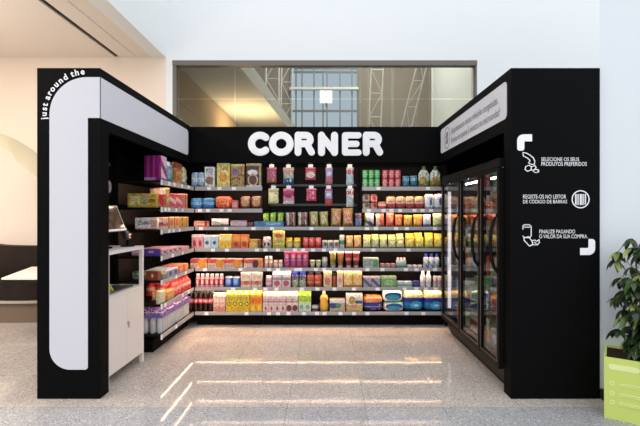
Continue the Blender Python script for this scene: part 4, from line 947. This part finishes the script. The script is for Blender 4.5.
place_row(3, 'shelf end', [
 ('box', 163.9, 183, 250, 4, A('d8a8b8', (('r', .2, .8, .15, .7, '5c2c6c'), ('s', .8, .5, .7, 'ecdce4'))), 'lilac chocolate box with purple print', 'lilac boxes', 'chocolate_box', 'box', {'d': .3}),
 ('box', 183.4, 190.2, 247, 2, A('eab4b8', (('n', 5, .62, 'c8506c'),)), 'pink chocolate box', 'pink boxes', 'chocolate_box', 'box', {'d': .2}),
], S)
place_row(4, 'shelf end', [
 ('box', 164.2, 169, 272, 1, A('7a9a74', (('b', .6, 1, 'd4c49c'), ('n', 5, .6, '3c6a4c'))), 'green and cream tea box', 'green tea box', 'tea_box', 'box', {'d': .3}),
 ('box', 169.4, 180, 270, 2, A('a4b8d0', (('d', .5, .4, .3, .3, '2c4c98'), ('b', .8, 1, 'e8ecf2'))), 'pale blue tea box', 'blue tea boxes', 'tea_box', 'box', {'d': .22}),
 ('box', 180.4, 189.6, 266, 2, A('e8905c', (('n', 5, .6, 'e8d0b0'), ('v', 0, .2, 'd04c3c'))), 'orange tea box', 'orange tea boxes', 'tea_box', 'box', {'d': .2}),
], S)
place_row(5, 'shelf end', [
 ('box', 169, 176, 292.4, 1, A('e09a5c', (('n', 5, .6, 'f0dca0'),)), 'orange and yellow packet', 'orange packet', 'snack_packet', 'packet', {'d': .16}),
 ('bottle', 176.6, 193, 282, 5, A('d83c3c', ()), 'red sauce bottle', 'red bottles', 'sauce_bottle', 'bottle', {'lab': A('f0b8b0', ()), 'cap': REDC, 'rear': 2}),
], S)
def longbox(lv, px0, px1, yt, m, lb, nm, yc=4.26, wy=.24):
    x0 = PX(px0, 4.14); x1 = min(PX(px1, 4.14), XSF-.03)
    h = PZ(yt, 4.14)-LV[lv]-.0012
    o = link(nm, mesh('box', bev(boxes(((x0, 0, 0), (x1, wy, h))), .003, 1), m), None, (0, 4.14, LV[lv]+.0012)); tag(o, lb, 'box')
    return o
longbox(1, 127.5, 156.6, 193.4, A('c8a648', (('r', .08, .42, .2, .8, 'e0cf94'), ('r', .5, .64, .15, .85, 'b0a890'), ('r', .72, .95, .35, .6, '9a6c2c'))), 'long yellow box at the near end of the second side shelf', 'biscuit_box', wy=.05)
dueto = longbox(2, 135, 157, 217.8, A('e4dcd8', (('b', 0, .1, 'b84048'), ('r', .7, .98, .12, .8, 'd8a898'))), 'long white box with script lettering on the third side shelf', 'biscuit_box', wy=.05)
x_ = PX(138.2, 4.14); fit_text('lettering', 'Dueto', mat('black_ink', (20, 18, 18), .6), (x_, 0, .045), (1, 0, .08), (.15, 0, 1), .11, .042, dueto, .01)
longbox(3, 144, 162.6, 249, A('5a3c94', (('r', .3, .6, .45, .75, 'b8a4d8'),)), 'violet chocolate box at the near end of the fourth side shelf', 'chocolate_box', wy=.03)
longbox(4, 146, 164, 271.4, A('8a3620', (('d', .45, .5, .08, .2, 'e8c8b8'), ('v', .85, 1, 'b8604c'))), 'red-brown tea box at the near end of the fifth side shelf', 'tea_box', wy=.03)
longbox(5, 156, 165, 292, A('e6dcb8', (('n', 5, .66, 'ccb884'),)), 'cream box at the near end of the sixth side shelf', 'snack_box', wy=.14)
# water packs: six clear bottles under a purple wrap
CLR = mat('clear_bottle', (232, 230, 228), .1, .6, trans=.45); FILM = A('7a64b0', (('n', 4, .55, 'b8a8dc'), ('t', .1, .9, .1, .9, '4a3c8c')), .3)
def water_pack(loc, lb):
    t = thing('water_pack', lb, 'pack', loc, 0, 'water packs on the bottom side shelf')
    for ix in range(2):
        for iy in range(3):
            c = (-.033+ix*.066, -.066+iy*.066)
            bt = link('bottle', wmesh[0], t, (c[0], c[1], 0)); link('cap', wmesh[1], bt)
    link('wrap', wmesh[2], t)
wmesh = [mesh('bottle', lathe([(0, 0), (.024, 0), (.030, .012), (.030, .05), (.027, .06), (.030, .07), (.030, .11), (.027, .12), (.030, .13), (.030, .155), (.012, .195), (.012, .205), (0, .205)], 12), CLR, True),
         mesh('cap', lathe([(0, .206), (.014, .206), (.014, .223), (0, .223)], 10), PURC, True)]
bm = boxes(((-.067, -.1, .150), (.067, .1, .2))); bm.faces.ensure_lookup_table()
bmesh.ops.delete(bm, geom=[f for f in bm.faces if abs(f.normal.z) > .5 or (f.calc_center_median().z < .151 or f.calc_center_median().z > .199)], context='FACES_ONLY')
bmesh.ops.solidify(bm, geom=bm.faces[:], thickness=-.0015)
wmesh.append(mesh('wrap', bm, FILM))
for i, y in enumerate((4.26, 4.47, 4.70, 4.92)):
    for j in range(2):
        if i > 1 and j: continue
        water_pack((XSF-.085-.14*j, y, LV[6]+.0012), 'clear water bottle pack in purple wrap, ' + [['nearest of the row by the aisle', 'nearest of the row behind'], ['second from the shelf end by the aisle', 'second from the shelf end behind'], ['third from the shelf end', ''], ['deepest, beside the cola bottles', '']][i][j])

# ------------------------------------------------------------------ counter cabinet with screen
WL = mat('white_lacquer', (226, 218, 212), .35, .4)
XCF = -1.685; XCB = -2.07; YC0, YC1 = 3.26, 3.905
cab = thing('counter_cabinet', 'white metal counter cabinet with open shelf, standing behind the black front panel', 'cabinet')
zb, zm, zt = .088, .70, 1.055
obj('body', boxes(((XCB, YC0, zb), (XCF-.021, YC1, zm))), WL, cab)
for y0, y1 in ((YC0, (YC0+YC1)/2-.001), ((YC0+YC1)/2+.001, YC1)):
    obj('door', boxes(((XCF-.0195, y0, zb), (XCF, y1, zm-.022))), WL, cab)
obj('counter_edge', boxes(((XCF-.0195, YC0, zm-.02), (XCF, YC1, zm))), WL, cab)
bm = boxes(((XCF, 3.597, .40), (XCF+.006, 3.618, .43))); lathe([(0, 0), (.008, 0), (.008, .01), (0, .01)], 10, bm)
k = obj('lock', lathe([(0, 0), (.012, 0), (.012, .006), (0, .006)], 12), CHROME, cab); k.rotation_euler = (0, PI/2, 0); k.location = (XCF, 3.60, .43)
obj('key', boxes(((XCF+.0065, 3.597, .385), (XCF+.009, 3.612, .425))), CHROME, cab)
for y in (YC0, YC1-.03):
    for x in (XCF-.03, XCB): obj('leg', boxes(((x, y, 0), (x+.03, y+.03, zb-.001))), WL, cab)
for y in (YC0, YC1-.03):
    for x in (XCF-.03, XCB): obj('post', boxes(((x, y, zm+.001), (x+.03, y+.03, zt-.031))), WL, cab)
obj('back_panel', boxes(((XCB-.004, YC0+.03, zm), (XCB-.001, YC1-.03, zt-.031))), BLACK, cab)
obj('countertop', boxes(((XCB, YC0, zt-.03), (XCF, YC1, zt))), WL, cab)
# screen
t = thing('payment_screen', 'tilted touch screen with silver frame on the white counter', 'screen')
y0, y1 = 3.33, 3.74
f = lambda a, b, n: Vector((-1.765-.085*b+.9*n, y0+(y1-y0)*a, 1.20+.215*b+.35*n))
def slab(a0, a1, b0, b1, n0, n1):
    bm = bmesh.new(); prism([(a0, b0), (a1, b0), (a1, b1), (a0, b1)], lambda a, b: f(a, b, n1), lambda a, b: f(a, b, n0), bm); return bm
obj('frame', slab(0, 1, 0, 1, -.02, 0), mat('silver_frame', (150, 146, 142), .4), t)
SCR = bpy.data.materials.new('screen_image'); SCR.use_nodes = True
b = SCR.node_tree.nodes['Principled BSDF']; b.inputs['Roughness'].default_value = .12
n = SCR.node_tree.nodes.new('ShaderNodeTexNoise'); n.inputs['Scale'].default_value = 9; tc = SCR.node_tree.nodes.new('ShaderNodeTexCoord'); cr = SCR.node_tree.nodes.new('ShaderNodeValToRGB')
SCR.node_tree.links.new(tc.outputs['Object'], n.inputs['Vector']); SCR.node_tree.links.new(n.outputs['Fac'], cr.inputs[0]); SCR.node_tree.links.new(cr.outputs[0], b.inputs['Emission Color'])
cr.color_ramp.elements[0].position = .4; cr.color_ramp.elements[0].color = lin((30, 22, 22)); cr.color_ramp.elements[1].position = .65; cr.color_ramp.elements[1].color = lin((120, 90, 84))
b.inputs['Base Color'].default_value = lin((20, 18, 20)); b.inputs['Emission Strength'].default_value = .4
obj('display', slab(.04, .96, .08, .94, .0005, .002), SCR, t)
obj('frame_edge', slab(0, 1, 0, .07, .0005, .004), CAPW, t)
obj('stand', tube([(-1.87, 3.55, 1.056), (-1.86, 3.55, 1.25)], .018, 10), BLACK, t)
obj('base', lathe([(0, 1.056), (.07, 1.056), (.07, 1.066), (.02, 1.07), (0, 1.07)], 20, c=(-1.87, 3.55)), BLACK, t, smooth=True)
t = thing('card_reader', 'small black card reader with round base on the white counter', 'card reader', (-1.78, 3.79, 1.056))
obj('base', lathe([(0, 0), (.06, 0), (.06, .006), (.015, .012), (0, .012)], 20), BLACK, t, smooth=True)
obj('stem', tube([(0, 0, .0125), (0, .0, .06)], .010, 8), BLACK, t)
hdb = bev(boxes(((-.02, -.035, .0), (.02, .035, .07))), .006); hdb.transform(Matrix.Translation((0, 0, .062)) @ Matrix.Rotation(-.3, 4, 'Y'))
obj('head', hdb, mat('reader_plastic', (48, 42, 44), .3, .5), t, smooth=True)
obj('indicator', boxes(((.018, -.012, .10), (.027, .012, .112))), emis('indicator_light', (255, 190, 180), 1.2), t)
t = thing('counter_tray', 'dark tray on the lower surface of the white counter', 'tray', (-1.86, 3.60, zm+.001))
obj('tray', bev(boxes(((-.15, -.22, 0), (.13, .2, .012))), .004, 1), mat('dark_tray', (60, 66, 62), .3, .5), t)
bm = bmesh.new(); prism([(0, 0), (.10, 0), (.02, .12)], lambda x, z: (x, 0, z), lambda x, z: (x, .012, z), bm)
tag(obj('folded_leaflet', bm, mat('lime_paper', (206, 200, 80), .6), None, (-1.86, 3.5, zm+.0145)), 'small yellow-green folded leaflet standing on the counter tray', 'leaflet')

# ------------------------------------------------------------------ glass-door fridge
XF = 1.29; YF0, YF1 = 3.225, 4.86
fr = thing('display_fridge', 'black three-door glass display fridge along the inner side of the kiosk', 'fridge')
ZF0, ZF1, ZF2 = .17, 1.695, 1.765
FB = mat('fridge_black', (14, 11, 10), .5, .15); FG = mat('fridge_grille', (30, 24, 21), .5, .3)
DK = mat('fridge_liner', (120, 112, 110), .5)
obj('plinth', boxes(((XF+.10, YF0, .0), (1.93, YF1, .035))), FB, fr)
obj('grille', boxes(((XF+.085, YF0, .036), (XF+.109, YF1, ZF0-.005))), FG, fr)
obj('base', boxes(((XF+.11, YF0, .036), (1.93, YF1, ZF0-.005))), FB, fr)
obj('top_panel', boxes(((XF+.005, YF0, ZF1+.005), (1.93, YF1, ZF2))), FB, fr)
obj('back_panel', boxes(((1.90, YF0, ZF0), (1.93, YF1, ZF1))), DK, fr)
for y in (YF0, YF1-.03): obj('side_panel', boxes(((XF+.06, y, ZF0), (1.895, y+.03, ZF1))), DK, fr)
DG = bpy.data.materials.new('door_glass'); DG.use_nodes = True; thin_glass(DG, (240, 242, 242), 1.7)
edges = [YF0, 3.64, 4.19, YF1]
for i in range(3):
    a, b_ = edges[i]+.004, edges[i+1]-.004
    fw = .035
    d = obj('door', boxes(((XF, a, ZF0), (XF+.045, a+fw, ZF1)), ((XF, b_-fw, ZF0), (XF+.045, b_, ZF1)), ((XF, a+fw, ZF0), (XF+.045, b_-fw, ZF0+.05)), ((XF, a+fw, ZF1-.03), (XF+.045, b_-fw, ZF1))), FB, fr)
    obj('door_glass', boxes(((XF+.012, a+fw, ZF0+.05), (XF+.018, b_-fw, ZF1-.03))), DG, d)
    yh = a+.018
    hb = tube([(XF-.001, yh, .90), (XF-.03, yh, .94), (XF-.05, yh, 1.03), (XF-.055, yh, 1.12), (XF-.05, yh, 1.21), (XF-.03, yh, 1.30), (XF-.001, yh, 1.34)], .014, 8)
    obj('handle', hb, FB, d, smooth=True)
    obj('edge_trim', boxes(((XF-.003, a+fw-.004, ZF0+.045), (XF-.0005, a+fw, ZF1-.055)), ((XF-.003, b_-fw, ZF0+.045), (XF-.0005, b_-fw+.004, ZF1-.055)), ((XF-.003, a+fw, ZF0+.045), (XF-.0005, b_-fw, ZF0+.05))), mat('worn_trim', (128, 112, 100), .35, .5, .5), d)
    if i: obj('logo_dot', lathe([(0, 0), (.008, 0), (.008, .003), (0, .003)], 10), PTAG, d).matrix_world = Matrix.Translation((XF-.001, (a+b_)/2, ZF1-.03)) @ Matrix.Rotation(-PI/2, 4, 'Y')
obj('light_tube', tube([(XF+.075, YF1-.06, ZF0+.12), (XF+.075, YF1-.06, ZF1-.1)], .017, 10), emis('fridge_side_led', (240, 232, 236), 1.3), fr)
for y in (3.40, 4.1): obj('light_tube', tube([(XF+.15, y, ZF1-.04), (XF+.15, y+.36, ZF1-.04)], .010, 8), emis('fridge_led', (255, 240, 230), 12), fr)
FZ = [.20, .50, .80, 1.08, 1.34]
for z in FZ: obj('shelf', boxes(((XF+.13, YF0+.032, z-.012), (1.895, YF1-.032, z))), mat('wire_shelf', (120, 118, 116), .4), fr)
frz = [(A('c8452e', (('d', .5, .5, .3, .3, 'f0b070'), ('n', 5, .6, 'e88a50'))), 'red frozen meal box', .16), (A('d8b878', (('d', .5, .4, .34, .3, '9a4a30'), ('b', .75, 1, 'f0e4c8'))), 'tan frozen pizza box', .2), (A('c8d0a0', (('n', 5, .6, '7a8a4c'),)), 'green frozen vegetable box', .15), (A('6a8ac0', (('d', .5, .5, .3, .3, 'e8ecf4'),)), 'blue ice cream box', .14), (A('e8dcd0', (('b', .3, .6, 'b0503c'),)), 'white frozen meal box', .17)]
DOOR = ['third', 'second', 'first']
for i, z in enumerate(FZ):
    for j in range(6):
        m, d_, h_ = frz[(i*2+j*3+(i*j) % 2) % 5]
        y = YF0+.04+.255*(j+.5)+.0
        make('box', .225, .12, h_, m, {'seed': 0}, 'frozen_box', f"{d_}, {ORD[j]} from front panel, {['lowest', 'second lowest', 'middle', 'second highest', 'highest'][i]} fridge shelf", 'box', (XF+.20, y, z+.0012), -PI/2, 'frozen food boxes in the fridge')

# ------------------------------------------------------------------ planter and plant
pl = thing('planter', 'square lime green planter with white print beside the white wall', 'planter', (1.82, 2.815, 0), math.radians(-34))
S_ = .325; LIME = mat('lime_panel', (192, 208, 104), .5, .3, noise=(3, (200, 214, 116)))
wl_ = .012
obj('side_panel', boxes(((0, 0, 0), (S_, wl_, .40))), LIME, pl, label='front panel')
obj('side_panel', boxes(((0, S_-wl_, 0), (S_, S_, .40))), LIME, pl)
obj('side_panel', boxes(((0, wl_, 0), (wl_, S_-wl_, .40))), LIME, pl)
obj('side_panel', boxes(((S_-wl_, wl_, 0), (S_, S_-wl_, .40))), LIME, pl)
obj('soil', boxes(((wl_, wl_, .30), (S_-wl_, S_-wl_, .385))), mat('soil', (52, 40, 32), .95, .1, bump=(60, .8)), pl)
PRT = mat('pale_print', (222, 230, 164), .6)
bm = bmesh.new(); q0, q1 = (lambda x, z: (x, -.0015, z)), (lambda x, z: (x, 0, z))
prism(rrect(.025, .325, .19, .36, .015, 4), q0, q1, bm)
obj('printed_label', bm, PRT, pl, label='pale rounded title block')
for i, z in enumerate((.235, .17, .112)):
    bm = bmesh.new(); ring_band(.045, z, .011, .011, .003, q0, q1, bm, seg=16); stroke([(.085, z+.004), (.30, z+.004)], .002, q0, q1, bm, seg=6); stroke([(.085, z-.008), (.27, z-.008)], .002, q0, q1, bm, seg=6)
    obj('printed_line', bm, PRT, pl)
LEAF = bpy.data.materials.new('leaf'); LEAF.use_nodes = True; nt = LEAF.node_tree; b = nt.nodes['Principled BSDF']; b.inputs['Roughness'].default_value = .35
oi = nt.nodes.new('ShaderNodeNewGeometry'); cr = nt.nodes.new('ShaderNodeValToRGB'); nt.links.new(oi.outputs['Random Per Island'], cr.inputs[0]); nt.links.new(cr.outputs[0], b.inputs['Base Color'])
e_ = cr.color_ramp.elements; e_[0].color = lin((20, 34, 18)); e_[1].position = 1; e_[1].color = lin((170, 176, 104))
for p_, c_ in ((.5, (38, 58, 28)), (.78, (66, 90, 38)), (.88, (150, 158, 88))):
    k = e_.new(p_); k.color = lin(c_)
plant = thing('potted_plant', 'umbrella plant with drooping dark green and cream leaves growing in the lime planter', 'plant', (2.15, 2.84, .387))
rnd = random.Random(3)
bm = bmesh.new(); stems = []
for k in range(5):
    a = k*1.3; pts = [Vector((.02*math.cos(a), .02*math.sin(a), 0))]
    for q in range(1, 7): pts.append(Vector(((.02+.014*q)*math.cos(a)+.01*rnd.uniform(-1, 1), (.02+.014*q)*math.sin(a)*.8, .142*q*(1-.05*k))))
    tube(pts, .008, 6, bm, rad=[.011-.0012*q for q in range(7)]); stems.append(pts)
obj('stem', bm, mat('bark', (84, 66, 44), .8), plant)
bm = bmesh.new()
def leaf(bm, o, d, L, wd, up):
    d = d.normalized(); s = d.cross(up).normalized(); n = s.cross(d); prev = None
    for i in range(6):
        t_ = i/5; ww = wd*math.sin(PI*min(1, .08+t_*.92))**.8; c = o+d*L*t_+n*(-.35*L*t_*t_)
        row = [bm.verts.new(c-s*ww+n*ww*.3), bm.verts.new(c), bm.verts.new(c+s*ww+n*ww*.3)]
        if prev:
            for k in range(2): bm.faces.new((prev[k], prev[k+1], row[k+1], row[k]))
        prev = row
pet = bmesh.new()
for k in range(150):
    st = stems[k % 5]; q = rnd.uniform(.5, 6); i = min(5, int(q)); base = st[i].lerp(st[i+1], q-i)
    a = rnd.uniform(0, 2*PI); rr = rnd.uniform(.05, .19)*(1.1-.1*abs(q-2.5)); tip = base+Vector((rr*math.cos(a), rr*math.sin(a)*.75, rnd.uniform(-.10, .07)))
    if tip.y > .14: tip.y = .14
    tip.x = max(tip.x, -.15)
    if k % 9 == 0: tip = Vector((rnd.uniform(-.14, .1), -.16+rnd.uniform(-.03, .02), rnd.uniform(-.02, .12)))
    tube([base, (base+tip)/2+Vector((0, 0, .03)), tip], .002, 4, pet)
    m_ = rnd.randint(6, 8)
    for j in range(m_):
        b_ = a+2*PI*j/m_; d = Vector((math.cos(b_), math.sin(b_), -.55+rnd.uniform(-.3, .2)))
        L_ = rnd.uniform(.07, .11)
        if tip.y+d.normalized().y*L_ > .19 : d.y *= .2
        leaf(bm, tip, d, L_, rnd.uniform(.014, .021), Vector((0, 0, 1)))
obj('foliage', bm, LEAF, plant, smooth=True)
obj('leaf_stalk', pet, mat('stalk', (92, 110, 54), .6), plant)
# floor socket beside the panel
t = thing('floor_socket', 'small brass and black socket box on the floor beside the black side panel', 'socket', (1.99, 3.07, 0))
obj('body', bev(boxes(((-.015, -.02, 0), (.045, .045, .07))), .004, 1), mat('socket_black', (34, 32, 30), .5), t)
obj('cover', bev(boxes(((.005, -.024, .012), (.035, -.0205, .055))), .001, 1), mat('brass', (186, 160, 110), .35, .5, .6), t)
